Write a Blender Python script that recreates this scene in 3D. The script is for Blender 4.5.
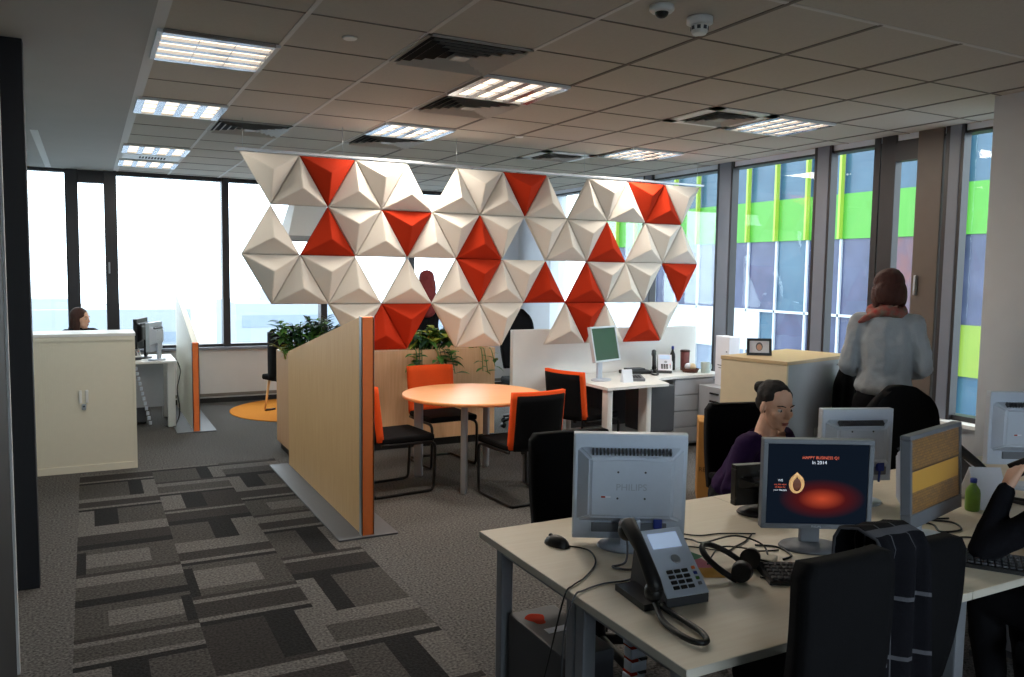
import bpy, bmesh, math, random
from math import radians as R, sin, cos, pi
from mathutils import Vector as V, Matrix, noise

for o in list(bpy.data.objects):
    bpy.data.objects.remove(o)
SC = bpy.context.scene
COL = SC.collection

# ------------------------------------------------------------------ camera
CAM_H = 1.75
YAW, PITCH, ROLL, FPX = R(27.7), R(-4.6), R(0.8), 808.0
fw = V((sin(YAW)*cos(PITCH), cos(YAW)*cos(PITCH), sin(PITCH)))
r0 = V((cos(YAW), -sin(YAW), 0)); u0 = r0.cross(fw)
rr = r0*cos(ROLL) + u0*sin(ROLL); uu = -r0*sin(ROLL) + u0*cos(ROLL)
cam = bpy.data.objects.new('camera', bpy.data.cameras.new('camera'))
COL.objects.link(cam)
cam.matrix_world = Matrix(((rr.x, uu.x, -fw.x, 0), (rr.y, uu.y, -fw.y, 0), (rr.z, uu.z, -fw.z, CAM_H), (0, 0, 0, 1)))
cam.data.lens = FPX/1024*36; cam.data.sensor_width = 36
cam.data.clip_start = 0.05; cam.data.clip_end = 900
SC.camera = cam

# ------------------------------------------------------------------ sky, exposure
SC.view_settings.view_transform = 'Standard'
SC.view_settings.look = 'None'
SC.view_settings.gamma = 1
SC.view_settings.use_curve_mapping = False
SC.view_settings.exposure = 0.0
SKY = 6.0
w = bpy.data.worlds.new('sky'); SC.world = w; w.use_nodes = True
nt = w.node_tree; nt.nodes.clear()
bg = nt.nodes.new('ShaderNodeBackground'); wo = nt.nodes.new('ShaderNodeOutputWorld')
tc = nt.nodes.new('ShaderNodeTexCoord'); sx = nt.nodes.new('ShaderNodeSeparateXYZ'); cr = nt.nodes.new('ShaderNodeValToRGB')
cr.color_ramp.elements[0].position = 0.0; cr.color_ramp.elements[0].color = (.80, .90, 1, 1)
cr.color_ramp.elements[1].position = 0.5; cr.color_ramp.elements[1].color = (.93, .97, 1, 1)
nt.links.new(tc.outputs['Generated'], sx.inputs[0]); nt.links.new(sx.outputs[2], cr.inputs[0])
nt.links.new(cr.outputs[0], bg.inputs[0]); bg.inputs[1].default_value = SKY
nt.links.new(bg.outputs[0], wo.inputs[0])
SC.cycles.max_bounces = 7; SC.cycles.diffuse_bounces = 4; SC.cycles.transparent_max_bounces = 12
SC.cycles.use_denoising = True
SC.cycles.sample_clamp_indirect = 6
LAMP_W = 20.0       # watts of one ceiling fitting
TUBE = 1.7         # glow of its tubes

# ------------------------------------------------------------------ materials
def lin(c):
    return tuple(((x/255/12.92) if x/255 <= .04045 else ((x/255+.055)/1.055)**2.4) for x in c)
def mat(name, rgb, rough=.6, metal=0, var=0, scale=40, bump=0, rgb2=None, spec=.5, emit=0, stretch=None, detail=3):
    m = bpy.data.materials.new(name); m.use_nodes = True
    t = m.node_tree; p = t.nodes['Principled BSDF']
    c = (*lin(rgb), 1)
    p.inputs['Base Color'].default_value = c; p.inputs['Roughness'].default_value = rough
    p.inputs['Metallic'].default_value = metal; p.inputs['Specular IOR Level'].default_value = spec
    if emit:
        p.inputs['Emission Color'].default_value = c; p.inputs['Emission Strength'].default_value = emit
    n = t.nodes.new('ShaderNodeTexNoise'); n.inputs['Scale'].default_value = scale; n.inputs['Detail'].default_value = detail
    co = t.nodes.new('ShaderNodeTexCoord'); mp = t.nodes.new('ShaderNodeMapping')
    t.links.new(co.outputs['Object'], mp.inputs[0]); t.links.new(mp.outputs[0], n.inputs[0])
    if stretch: mp.inputs['Scale'].default_value = stretch
    if var or rgb2:
        rp = t.nodes.new('ShaderNodeValToRGB')
        c2 = lin(rgb2) if rgb2 else tuple(x*(1-var) for x in c[:3])
        rp.color_ramp.elements[0].color = (*c2, 1); rp.color_ramp.elements[0].position = .3
        rp.color_ramp.elements[1].color = c; rp.color_ramp.elements[1].position = .7
        t.links.new(n.outputs[0], rp.inputs[0]); t.links.new(rp.outputs[0], p.inputs['Base Color'])
    if bump:
        b = t.nodes.new('ShaderNodeBump'); b.inputs['Strength'].default_value = bump; b.inputs['Distance'].default_value = .01
        t.links.new(n.outputs[0], b.inputs['Height']); t.links.new(b.outputs[0], p.inputs['Normal'])
    return m
def glass(name, tint=(1, 1, 1), refl=.06):
    m = bpy.data.materials.new(name); m.use_nodes = True
    t = m.node_tree; t.nodes.clear()
    out = t.nodes.new('ShaderNodeOutputMaterial'); mx = t.nodes.new('ShaderNodeMixShader')
    tr = t.nodes.new('ShaderNodeBsdfTransparent'); gl = t.nodes.new('ShaderNodeBsdfGlossy'); lw = t.nodes.new('ShaderNodeLayerWeight')
    mu = t.nodes.new('ShaderNodeMath'); mu.operation = 'MULTIPLY_ADD'
    tr.inputs[0].default_value = (*tint, 1); gl.inputs['Roughness'].default_value = .02
    lw.inputs[0].default_value = .25
    t.links.new(lw.outputs['Fresnel'], mu.inputs[0]); mu.inputs[1].default_value = .16; mu.inputs[2].default_value = refl*.3
    t.links.new(mu.outputs[0], mx.inputs[0]); t.links.new(tr.outputs[0], mx.inputs[1]); t.links.new(gl.outputs[0], mx.inputs[2])
    t.links.new(mx.outputs[0], out.inputs[0])
    return m

G = {}
def defmats():
    g = G
    g['carpet'] = mat('carpet_grey', (118, 116, 115), .95, rgb2=(52, 51, 52), scale=75, bump=.5, spec=.1)
    g['carpet_a'] = mat('carpet_light_tile', (124, 121, 119), .95, rgb2=(66, 65, 65), scale=75, bump=.4, spec=.1)
    g['carpet_b'] = mat('carpet_mid_tile', (90, 87, 85), .95, rgb2=(46, 45, 45), scale=75, bump=.4, spec=.1)
    g['carpet_c'] = mat('carpet_dark_tile', (66, 63, 62), .95, rgb2=(38, 36, 36), scale=75, bump=.4, spec=.1)
    g['carpet_d'] = mat('carpet_black_tile', (46, 45, 46), .95, rgb2=(26, 26, 27), scale=75, bump=.4, spec=.1)
    g['ceil'] = mat('ceiling_tile', (196, 190, 182), .9, var=.05, scale=60, bump=.05, spec=.2)
    g['ceil_plain'] = mat('ceiling_plain', (170, 166, 162), .7, var=.04, scale=3, spec=.3)
    g['grid'] = mat('ceiling_grid', (212, 210, 208), .6)
    g['gap'] = mat('ceiling_joint', (120, 114, 108), .8)
    g['wall'] = mat('wall_paint', (205, 205, 206), .8, var=.03, scale=8)
    g['wallteal'] = mat('partition_pale', (176, 196, 200), .35, var=.04, scale=4)
    g['navy'] = mat('frame_navy', (7, 9, 20), .7, var=.1, scale=8)
    g['mull'] = mat('mullion_grey', (118, 124, 138), .45, var=.05, scale=10)
    g['mulldark'] = mat('mullion_dark', (40, 38, 42), .45, var=.1, scale=10)
    g['brown'] = mat('mullion_brown', (92, 80, 72), .5, var=.08, scale=10)
    g['glass'] = glass('window_glass', (.93, .97, .98))
    g['white'] = mat('white_laminate', (232, 232, 230), .4, var=.02, scale=20)
    g['whitewarm'] = mat('cream_laminate', (232, 226, 208), .45, var=.02, scale=20)
    g['cream'] = mat('cream_panel', (226, 208, 176), .5, var=.04, scale=20)
    g['greypanel'] = mat('grey_panel', (170, 172, 178), .5, var=.03, scale=20)
    g['grey'] = mat('grey_metal', (150, 154, 162), .4, metal=.4, var=.04, scale=20)
    g['alu'] = mat('brushed_aluminium', (178, 182, 188), .35, metal=.8, var=.08, scale=60)
    g['chrome'] = mat('chrome', (200, 200, 205), .15, metal=1, var=.02)
    g['wood'] = mat('screen_wood', (246, 204, 146), .5, rgb2=(236, 188, 130), scale=6, stretch=(9, 9, .5), detail=6)
    g['wood2'] = mat('planter_wood', (234, 188, 146), .5, rgb2=(222, 172, 128), scale=6, stretch=(9, 9, .5), detail=6)
    g['tabletop'] = mat('beech_top', (244, 176, 118), .35, rgb2=(236, 162, 102), scale=5, stretch=(1, 12, 1), detail=6)
    g['desk'] = mat('desk_top', (226, 216, 196), .45, rgb2=(220, 208, 186), scale=5, stretch=(1, 14, 1), detail=5)
    g['deskedge'] = mat('desk_edge', (206, 200, 188), .5, var=.03)
    g['orange'] = mat('orange_fabric', (236, 84, 30), .85, var=.15, scale=300, bump=.15, spec=.2)
    g['orangeedge'] = mat('orange_edge', (255, 132, 64), .5, var=.05)
    g['rug'] = mat('orange_rug', (226, 150, 64), .95, rgb2=(204, 128, 50), scale=120, bump=.3, spec=.1)
    g['feltw'] = mat('felt_white', (210, 205, 197), .95, var=.03, scale=260, bump=.12, spec=.15)
    g['felto'] = mat('felt_orange', (172, 46, 20), .95, var=.08, scale=260, bump=.12, spec=.15)
    g['plate'] = mat('floor_plate', (104, 106, 112), .5, metal=.5, var=.05, scale=20)
    g['black'] = mat('black_plastic', (22, 22, 24), .45, var=.1, scale=60)
    g['blackfab'] = mat('black_fabric', (15, 15, 18), .9, var=.25, scale=260, bump=.15, spec=.15)
    g['navyfab'] = mat('dark_navy_fabric', (34, 42, 58), .85, var=.2, scale=200, bump=.1, spec=.2)
    g['blackmet'] = mat('black_metal', (26, 26, 28), .35, metal=.3, var=.05)
    g['greyplast'] = mat('silver_plastic', (198, 207, 222), .4, metal=.15, var=.03, scale=30)
    g['silver_hi'] = mat('silver_frame', (196, 204, 214), .35, metal=.3, var=.03)
    g['logogrey'] = mat('logo_grey', (168, 176, 190), .4, metal=.2, var=.03)
    g['dgrey'] = mat('dark_grey_plastic', (66, 68, 74), .5, var=.06)
    g['mgrey'] = mat('mid_grey_plastic', (112, 116, 124), .5, var=.06)
    g['blue'] = mat('blue_plastic', (40, 60, 150), .4, var=.05)
    g['bluefilm'] = mat('bluish_white', (226, 234, 246), .5, var=.03, scale=5)
    g['paper'] = mat('paper', (232, 234, 244), .7, var=.02, scale=20)
    g['ink'] = mat('ink', (60, 60, 80), .7)
    g['card'] = mat('cardboard', (170, 120, 58), .85, var=.06, scale=30)
    g['cardink'] = mat('cardboard_ink', (84, 62, 22), .85)
    g['skin'] = mat('skin', (226, 178, 152), .55, var=.06, scale=30, spec=.35)
    g['lip'] = mat('lip', (168, 92, 86), .5)
    g['eye'] = mat('eye_white', (190, 182, 176), .3)
    g['iris'] = mat('iris', (46, 32, 24), .3)
    g['hairdark'] = mat('hair_dark', (26, 19, 17), .8, var=.4, scale=40, stretch=(6, 6, .6), bump=.4)
    g['hairbrown'] = mat('hair_brown', (74, 42, 34), .75, var=.4, scale=40, stretch=(6, 6, .6), bump=.4)
    g['hairred'] = mat('hair_red', (140, 50, 56), .75, var=.4, scale=40, stretch=(6, 6, .6), bump=.4)
    g['hairaub'] = mat('hair_auburn', (72, 30, 20), .75, var=.4, scale=40, stretch=(6, 6, .6), bump=.4)
    g['purple'] = mat('purple_knit', (50, 28, 70), .9, var=.2, scale=200, bump=.2, spec=.15)
    g['sweater'] = mat('grey_knit', (168, 173, 178), .95, var=.12, scale=200, bump=.25, spec=.15)
    g['trouser'] = mat('black_trousers', (20, 20, 24), .9, var=.2, scale=200, spec=.15)
    g['blacktop'] = mat('black_top', (22, 22, 28), .9, var=.25, scale=200, bump=.15, spec=.15)
    g['leaf'] = mat('leaf_green', (78, 128, 52), .5, var=.35, scale=14)
    g['leafdark'] = mat('leaf_dark', (34, 66, 46), .4, var=.35, scale=14)
    g['leafyel'] = mat('leaf_yellow_green', (150, 158, 60), .5, var=.3, scale=14)
    g['soil'] = mat('soil', (52, 40, 32), .95, var=.4, scale=80, bump=.5)
    g['lightframe'] = mat('lamp_frame', (214, 216, 218), .4, var=.02)
    g['louver'] = mat('lamp_louver', (180, 180, 184), .2, metal=.9)
    g['ventmetal'] = mat('vent_metal', (178, 174, 168), .5, var=.03)
    g['ventdark'] = mat('vent_hollow', (30, 28, 28), .8)
    t = mat('lamp_tube', (255, 238, 214), .5, emit=TUBE); g['tube'] = t
    g['shade'] = mat('lampshade', (246, 246, 246), .8, var=.02)
defmats()

# ------------------------------------------------------------------ mesh helpers
class MB:
    def __init__(s): s.bm = bmesh.new(); s.mats = []
    def mi(s, m):
        m = G[m] if isinstance(m, str) else m
        if m not in s.mats: s.mats.append(m)
        return s.mats.index(m)
    def _fin(s, geom_faces, m, smooth=False):
        i = s.mi(m)
        for f in geom_faces: f.material_index = i; f.smooth = smooth
    def box(s, c, d, m, bev=0, rot=None, seg=2):
        r = bmesh.ops.create_cube(s.bm, size=1)
        vs = r['verts']
        bmesh.ops.scale(s.bm, vec=d, verts=vs)
        fs = {f for v in vs for f in v.link_faces}
        if bev:
            es = list({e for v in vs for e in v.link_edges})
            rb = bmesh.ops.bevel(s.bm, geom=es, offset=bev, segments=seg, profile=.6, affect='EDGES')
            fs = {f for v in rb['verts'] for f in v.link_faces} | {f for f in fs if f.is_valid}
            vs = list({v for f in fs for v in f.verts})
        if rot is not None: bmesh.ops.transform(s.bm, matrix=rot.to_4x4(), verts=vs)
        bmesh.ops.translate(s.bm, vec=c, verts=vs)
        s._fin(fs, m, False); return vs
    def b2(s, a, b, m, bev=0):
        a = V(a); b = V(b); return s.box((a+b)/2, [abs(x) for x in (b-a)], m, bev)
    def cyl(s, a, b, ra, m, rb=None, n=20, cap=True, smooth=True):
        a = V(a); b = V(b); d = b-a; rb = ra if rb is None else rb
        q = V((0, 0, 1)).rotation_difference(d.normalized()).to_matrix()
        A = []; B = []
        for i in range(n):
            t = 2*pi*i/n; e = q @ V((cos(t), sin(t), 0))
            A.append(s.bm.verts.new(a+e*ra)); B.append(s.bm.verts.new(b+e*rb))
        fs = [s.bm.faces.new((A[i], A[(i+1) % n], B[(i+1) % n], B[i])) for i in range(n)]
        s._fin(fs, m, smooth)
        if cap: s._fin([s.bm.faces.new(A[::-1]), s.bm.faces.new(B)], m)
        return A+B
    def lathe(s, prof, m, c=(0, 0, 0), n=32, smooth=True):
        c = V(c); rings = []
        for r, z in prof:
            rings.append([s.bm.verts.new(c+V((r*cos(2*pi*i/n), r*sin(2*pi*i/n), z))) for i in range(n)])
        for a, b in zip(rings, rings[1:]):
            s._fin([s.bm.faces.new((a[i], a[(i+1) % n], b[(i+1) % n], b[i])) for i in range(n)], m, smooth)
        s._fin([s.bm.faces.new(rings[0][::-1]), s.bm.faces.new(rings[-1])], m)
    def tube(s, pts, r, m, n=8, closed=False, sub=0):
        pts = [V(p) for p in pts]
        if sub and isinstance(r, (list, tuple)):
            q = len(r)-1; N = len(pts)*sub; r = [r[min(q, int(t*q/((len(pts)-1)*sub)))]*(1-((t*q/((len(pts)-1)*sub)) % 1)) + r[min(q, int(t*q/((len(pts)-1)*sub))+1)]*((t*q/((len(pts)-1)*sub)) % 1) for t in range((len(pts)-1)*sub+1)]
        if sub: pts = smooth_path(pts, sub, closed)
        k = len(pts); rings = []; up = V((0, 0, 1)); prev = None
        for i, p in enumerate(pts):
            a = pts[i-1] if (i or closed) else p; b = pts[(i+1) % k] if (i < k-1 or closed) else p
            t = (b-a).normalized() if (b-a).length > 1e-9 else V((0, 0, 1))
            if prev is None:
                x = t.orthogonal().normalized()
            else:
                x = prev - t*prev.dot(t)
                x = x.normalized() if x.length > 1e-6 else t.orthogonal().normalized()
            prev = x; y = t.cross(x)
            ri = r[i] if isinstance(r, (list, tuple)) else r
            rings.append([s.bm.verts.new(p+x*(ri*cos(2*pi*j/n))+y*(ri*sin(2*pi*j/n))) for j in range(n)])
        prs = list(zip(rings, rings[1:])) + ([(rings[-1], rings[0])] if closed else [])
        for a, b in prs:
            s._fin([s.bm.faces.new((a[j], a[(j+1) % n], b[(j+1) % n], b[j])) for j in range(n)], m, True)
        if not closed: s._fin([s.bm.faces.new(rings[0][::-1]), s.bm.faces.new(rings[-1])], m)
    def prism(s, poly, axis, a, b, m):
        # poly in the two other axes (cyclic order), extruded along axis from a to b
        def P(p, h):
            return V((h, p[0], p[1])) if axis == 'x' else V((p[0], h, p[1])) if axis == 'y' else V((p[0], p[1], h))
        A = [s.bm.verts.new(P(p, a)) for p in poly]; B = [s.bm.verts.new(P(p, b)) for p in poly]; n = len(poly)
        fs = [s.bm.faces.new((A[i], A[(i+1) % n], B[(i+1) % n], B[i])) for i in range(n)] + [s.bm.faces.new(A[::-1]), s.bm.faces.new(B)]
        s._fin(fs, m); return A+B
    def poly(s, pts, m, smooth=False):
        f = s.bm.faces.new([s.bm.verts.new(V(p)) for p in pts]); s._fin([f], m, smooth); return f
    def ell(s, c, rad, m, rot=None, sub=3):
        r = bmesh.ops.create_icosphere(s.bm, subdivisions=sub, radius=1); vs = r['verts']
        bmesh.ops.scale(s.bm, vec=rad, verts=vs)
        if rot is not None: bmesh.ops.transform(s.bm, matrix=rot.to_4x4(), verts=vs)
        bmesh.ops.translate(s.bm, vec=c, verts=vs)
        s._fin({f for v in vs for f in v.link_faces}, m, True); return vs
    def grid(s, fn, nu, nv, m, smooth=True, th=0):
        vs = [[s.bm.verts.new(V(fn(i/nu, j/nv))) for j in range(nv+1)] for i in range(nu+1)]
        fs = [s.bm.faces.new((vs[i][j], vs[i+1][j], vs[i+1][j+1], vs[i][j+1])) for i in range(nu) for j in range(nv)]
        s._fin(fs, m, smooth); return vs
    def xf(s, M): bmesh.ops.transform(s.bm, matrix=M, verts=s.bm.verts); return s
    def build(s, name, parent=None, loc=None, rotz=None, fix=True):
        if fix: bmesh.ops.recalc_face_normals(s.bm, faces=s.bm.faces)
        me = bpy.data.meshes.new(name); s.bm.to_mesh(me); s.bm.free()
        for m in s.mats: me.materials.append(m)
        o = bpy.data.objects.new(name, me); COL.objects.link(o)
        if parent: o.parent = parent
        if loc is not None: o.location = loc
        if rotz is not None: o.rotation_euler = (0, 0, rotz)
        return o
def smooth_path(p, sub, closed=False):
    out = []; n = len(p)
    for i in range(n if closed else n-1):
        a = p[i-1] if (i or closed) else p[i]; b = p[i]; c = p[(i+1) % n]; d = p[(i+2) % n] if (i+2 < n or closed) else c
        for k in range(sub):
            t = k/sub
            out.append(.5*((2*b)+(c-a)*t+(2*a-5*b+4*c-d)*t*t+(3*b-a-3*c+d)*t**3))
    if not closed: out.append(p[-1])
    return out
def tag(o, label=None, cat=None, group=None, kind=None):
    if label: o['label'] = label
    if cat: o['category'] = cat
    if group: o['group'] = group
    if kind: o['kind'] = kind
    return o
def thing(name, label, cat, loc=(0, 0, 0), rotz=0, group=None):
    o = bpy.data.objects.new(name, None); COL.objects.link(o); o.empty_display_size = .1
    o.location = loc; o.rotation_euler = (0, 0, rotz)
    return tag(o, label, cat, group)
def copy_tree(o, parent=None):
    kids = list(o.children)
    c = o.copy(); COL.objects.link(c)
    if parent: c.parent = parent
    for k in kids: copy_tree(k, c)
    return c
def dup(o, label, loc, rotz=None):
    c = copy_tree(o); c.location = loc; c['label'] = label
    if rotz is not None: c.rotation_euler = (0, 0, rotz)
    return c
def text(body, size, m, parent, M, name='lettering', align='CENTER', ext=.0006):
    cu = bpy.data.curves.new(name, 'FONT'); cu.body = body; cu.size = size; cu.align_x = align; cu.align_y = 'CENTER'; cu.extrude = ext; cu.resolution_u = 3
    t = bpy.data.objects.new(name, cu); COL.objects.link(t)
    dg = bpy.context.evaluated_depsgraph_get()
    me = bpy.data.meshes.new_from_object(t.evaluated_get(dg)); bpy.data.objects.remove(t)
    me.materials.clear(); me.materials.append(G[m] if isinstance(m, str) else m)
    o = bpy.data.objects.new(name, me); COL.objects.link(o); o.parent = parent; o.matrix_local = M
    return o
def face_M(loc, nrm='-y'):
    # text frame: readable when looked at against the normal
    rot = {'-y': (pi/2, 0, 0), '+y': (pi/2, 0, pi), '-x': (pi/2, 0, -pi/2), '+x': (pi/2, 0, pi/2), '+z': (0, 0, 0)}[nrm]
    from mathutils import Euler
    return Matrix.Translation(loc) @ Euler(rot).to_matrix().to_4x4()
def struct(mb, name, parent=None):
    return tag(mb.build(name, parent), kind='structure')

# ================================================================== the room
CE = 2.94; XR = 6.0; YF = 11.2; XL = -.62; YB = -1.6
GX, GY, T = .336, 2.66, .6        # ceiling grid origin and module
def floor():
    mb = MB()
    x0, x1, y0, y1, c = -.1, 1.5, 2.1, 7.6, .05
    for a, b in (((XL-.2, YB-.2), (x0, YF)), ((x1, YB-.2), (XR+.2, YF)), ((x0, YB-.2), (x1, y0)), ((x0, y1), (x1, YF))):
        mb.poly([(a[0], a[1], 0), (b[0], a[1], 0), (b[0], b[1], 0), (a[0], b[1], 0)], 'carpet')
    nx, ny = round((x1-x0)/c), round((y1-y0)/c)
    g = [['carpet_a']*ny for _ in range(nx)]
    def fill(i0, i1, j0, j1, m):
        for i in range(max(0, i0), min(nx, i1)):
            for j in range(max(0, j0), min(ny, j1)): g[i][j] = m
    rnd = random.Random(11)
    for I, W_, J in ((0, 11, -9), (11, 11, -3), (22, 10, -14)):
        n = 0
        while J < ny:
            h = rnd.choice((8, 9, 10)); mir = rnd.random() < .5; t = rnd.random()
            def col(a0, a1, j0, j1, m):
                if mir: a0, a1 = W_-a1, W_-a0
                fill(I+a0, I+a1, j0, j1, m)
            if t < .62:      # light strip, black bar, dark square
                q = rnd.choice((2, 3)); d = rnd.choice((2, 3))
                col(q, q+d, J, J+h, 'carpet_d'); col(q+d, W_, J, J+h, rnd.choice(('carpet_b', 'carpet_c')))
            else:            # light square in a mid frame with a black corner
                col(0, W_, J, J+h, 'carpet_b'); col(3, W_-1, J+2, J+h-2, 'carpet_a'); col(W_-1, W_, J, J+h-1, 'carpet_d')
            J += h
            fill(I, I+W_, J, J+rnd.choice((1, 2)), 'carpet_d'); J += 1
            k = rnd.choice((3, 4)); fill(I, I+W_, J+1, J+1+k, rnd.choice(('carpet_b', 'carpet_c'))); J += 1+k
            J += rnd.choice((2, 3, 4))
            if rnd.random() < .4: fill(I, I+W_, J-1, J, 'carpet_c')
    for i in range(nx):
        for j in range(ny):
            x, y = x0+i*c, y0+j*c
            mb.poly([(x, y, 0), (x+c, y, 0), (x+c, y+c, 0), (x, y+c, 0)], g[i][j])
    bmesh.ops.remove_doubles(mb.bm, verts=mb.bm.verts, dist=1e-4)
    mb.b2((XL-.2, YB-.2, -.3), (XR+.2, YF+.2, -.02), 'carpet')
    struct(mb, 'floor')
floor()
def ceiling():
    mb = MB()
    mb.b2((XL-.2, YB-.2, CE), (XR+.2, YF+.2, CE+.25), 'ceil')
    # joints between the tiles: thin T bars just proud of the tiles
    for i in range(0, 10):
        x = GX+T*i
        if x < XR:
            wd = .03 if i == 0 else .012
            mb.b2((x-wd, GY if i > 4 else YB, CE-.004), (x+wd, YF, CE+.01), 'grid' if i in (0, 1, 2, 3) else 'gap')
    for j in range(-6, 15):
        y = GY+T*j
        mb.b2((GX, y-(.012 if j == 0 else .006), CE-.003), (XR, y+(.012 if j == 0 else .006), CE+.01), 'grid' if j == 0 else 'gap')
    # plain painted bay along the left side
    mb.b2((XL-.2, YB-.2, CE-.012), (GX-.03, YF, CE+.01), 'ceil_plain')
    mb.b2((-.41, 8.2, CE-.016), (-.35, 11.1, CE), 'grid')
    struct(mb, 'ceiling')
ceiling()
def walls():
    mb = MB(); mb.b2((XL-.2, YB-.2, 0), (XR+.2, YB, .8), 'wall'); mb.b2((XL-.2, YB-.2, 2.5), (XR+.2, YB, CE), 'wall'); mb.b2((XL-.2, YB-.2, .8), (.4, YB, 2.5), 'wall'); mb.b2((3.2, YB-.2, .8), (XR+.2, YB, 2.5), 'wall'); struct(mb, 'wall_back')
    mb = MB(); mb.b2((.4, YB-.12, .8), (3.2, YB-.11, 2.5), 'glass'); o = struct(mb, 'window_14')  # unseen window added behind the camera to brighten the monitor backs
    f = MB()
    for x in (.4, 1.33, 2.27, 3.15): f.b2((x, YB-.16, .8), (x+.05, YB-.05, 2.5), 'mulldark')
    struct(f, 'window_frame', o)
    mb = MB(); mb.b2((XL-.2, YB, 0), (XL, YF+.2, CE), 'wallteal'); struct(mb, 'wall_left')
    # dark joinery standing along the left wall
    mb = MB(); mb.b2((XL, .6, 0), (-.31, 3.94, CE-.012), 'navy', .004); mb.b2((XL+.04, 3.94, 0), (-.30, 3.975, CE-.012), 'wall')
    struct(mb, 'trim_1')
    mb = MB(); mb.b2((XL, 4.99, 0), (-.272, 5.09, CE-.012), 'navy', .004); struct(mb, 'trim_2')
    # far window wall: parapet, sill, mullions, glass
    mb = MB()
    mb.b2((XL, YF-.02, 0), (XR, YF+.2, .70), 'wall'); mb.b2((XL, YF-.035, .08), (XR, YF-.02, .12), 'gap')
    struct(mb, 'wall_far')
    mb = MB(); mb.b2((XL, YF-.09, .70), (XR, YF+.2, .735), 'mull', .004); struct(mb, 'trim_3')
    mb = MB(); mb.b2((5.42, YF-.06, .735), (XR, YF+.2, CE), 'bluefilm'); mb.b2((XR-.06, 10.15, 0), (XR+.2, YF-.06, CE), 'bluefilm'); struct(mb, 'wall_corner')
    mb = MB(); mb.b2((-.33, YF-.05, 0), (XR, YF-.025, .06), 'ventdark'); struct(mb, 'baseboard_far')
    edges = [XL, -.2, .34, 1.57, 2.86, 4.15, 5.42]
    for k, (a, b) in enumerate(zip(edges, edges[1:])):
        mb = MB()
        mb.b2((a, YF+.06, .735), (b, YF+.07, CE), 'glass')
        o = struct(mb, 'window_%d' % (k+1))
        f = MB()
        f.b2((a, YF+.0, .735), (b, YF+.12, .77), 'mulldark'); f.b2((a, YF+.0, CE-.05), (b, YF+.12, CE), 'mulldark')
        if k == 1:
            f.b2((a, YF-.05, .735), (a+.12, YF+.12, CE), 'mulldark', .004); f.b2((b-.14, YF-.05, .735), (b, YF+.12, CE), 'mulldark', .004)
            f.b2((a+.12, YF-.02, CE-.16), (b-.14, YF+.1, CE-.05), 'mulldark'); f.b2((a+.12, YF-.02, .77), (b-.14, YF+.1, .84), 'mulldark')
        else:
            f.b2((b-.02 if k == 0 else b-.0, YF-.03, .735), (b+.09 if k else b, YF+.14, CE), 'mulldark', .004)
        struct(f, 'window_frame', o)
        if k == 1:
            h = MB(); h.box((b-.1, YF-.07, 1.75), (.02, .03, .14), 'grey', .006); struct(h, 'window_handle', o)
    # right window wall
    mb = MB(); mb.b2((XR-.02, YB, 0), (XR+.2, 10.15, .62), 'wall'); mb.b2((XR-.02, YB, .62), (XR+.2, 2.6, CE), 'wall'); struct(mb, 'wall_right')
    mb = MB(); mb.b2((XR-.12, 3.3, .62), (XR+.2, 10.15, .65), 'white', .004); struct(mb, 'trim_4')
    cols = [(7.79, 7.99), (6.44, 6.69), (5.18, 5.39), (3.93, 4.10)]
    ys = [10.15, 9.15, 7.99, 6.69, 5.39, 4.72, 3.93, 2.6]
    for k, (b, a) in enumerate(zip(ys, ys[1:])):
        mb = MB(); mb.b2((XR+.06, a, .65), (XR+.07, b, CE), 'glass'); o = struct(mb, 'window_%d' % (k+7))
        f = MB(); f.b2((XR, a, .65), (XR+.12, b, .69), 'mulldark'); f.b2((XR-.01, a, CE-.05), (XR+.12, b, CE), 'bluefilm')
        f.b2((XR-.015, a, CE-.07), (XR+.12, b, CE-.05), 'mulldark')
        if k == 1: f.b2((XR-.03, 9.09, .65), (XR+.14, 9.15, CE), 'mulldark')
        if k == 4: f.b2((XR-.02, a, .65), (XR+.05, a+.06, CE), 'mulldark', .004)
        if k == 5:
            f.b2((XR-.03, 4.56, .65), (XR+.05, 4.70, CE), 'mulldark', .004); f.b2((XR-.03, 4.14, .65), (XR+.05, 4.36, CE), 'brown', .004)
            f.b2((XR-.03, 4.36, CE-.22), (XR+.05, 4.56, CE-.07), 'mulldark'); f.b2((XR-.03, 4.36, .69), (XR+.05, 4.56, .78), 'mulldark')
        struct(f, 'window_frame', o)
        if k == 5:
            h = MB(); h.box((XR-.045, 4.31, 1.7), (.03, .02, .16), 'alu', .006); struct(h, 'window_handle', o)
    for k, (a, b) in enumerate(cols):
        mb = MB(); mb.b2((XR-.04, a+.06, .65), (XR+.05, b, CE), 'mull', .006); mb.b2((XR-.035, a+.035, .65), (XR+.05, a+.07, CE), 'mulldark'); mb.b2((XR-.042, b-.02, .65), (XR+.05, b+.012, CE), 'mulldark')
        struct(mb, 'trim_%d' % (k+5))
    # plastered column in front of the glass at the right
    mb = MB(); mb.b2((5.25, 2.2, 0), (XR-.08, 3.3, CE), 'wall', .004); struct(mb, 'wall_column')
walls()

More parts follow.
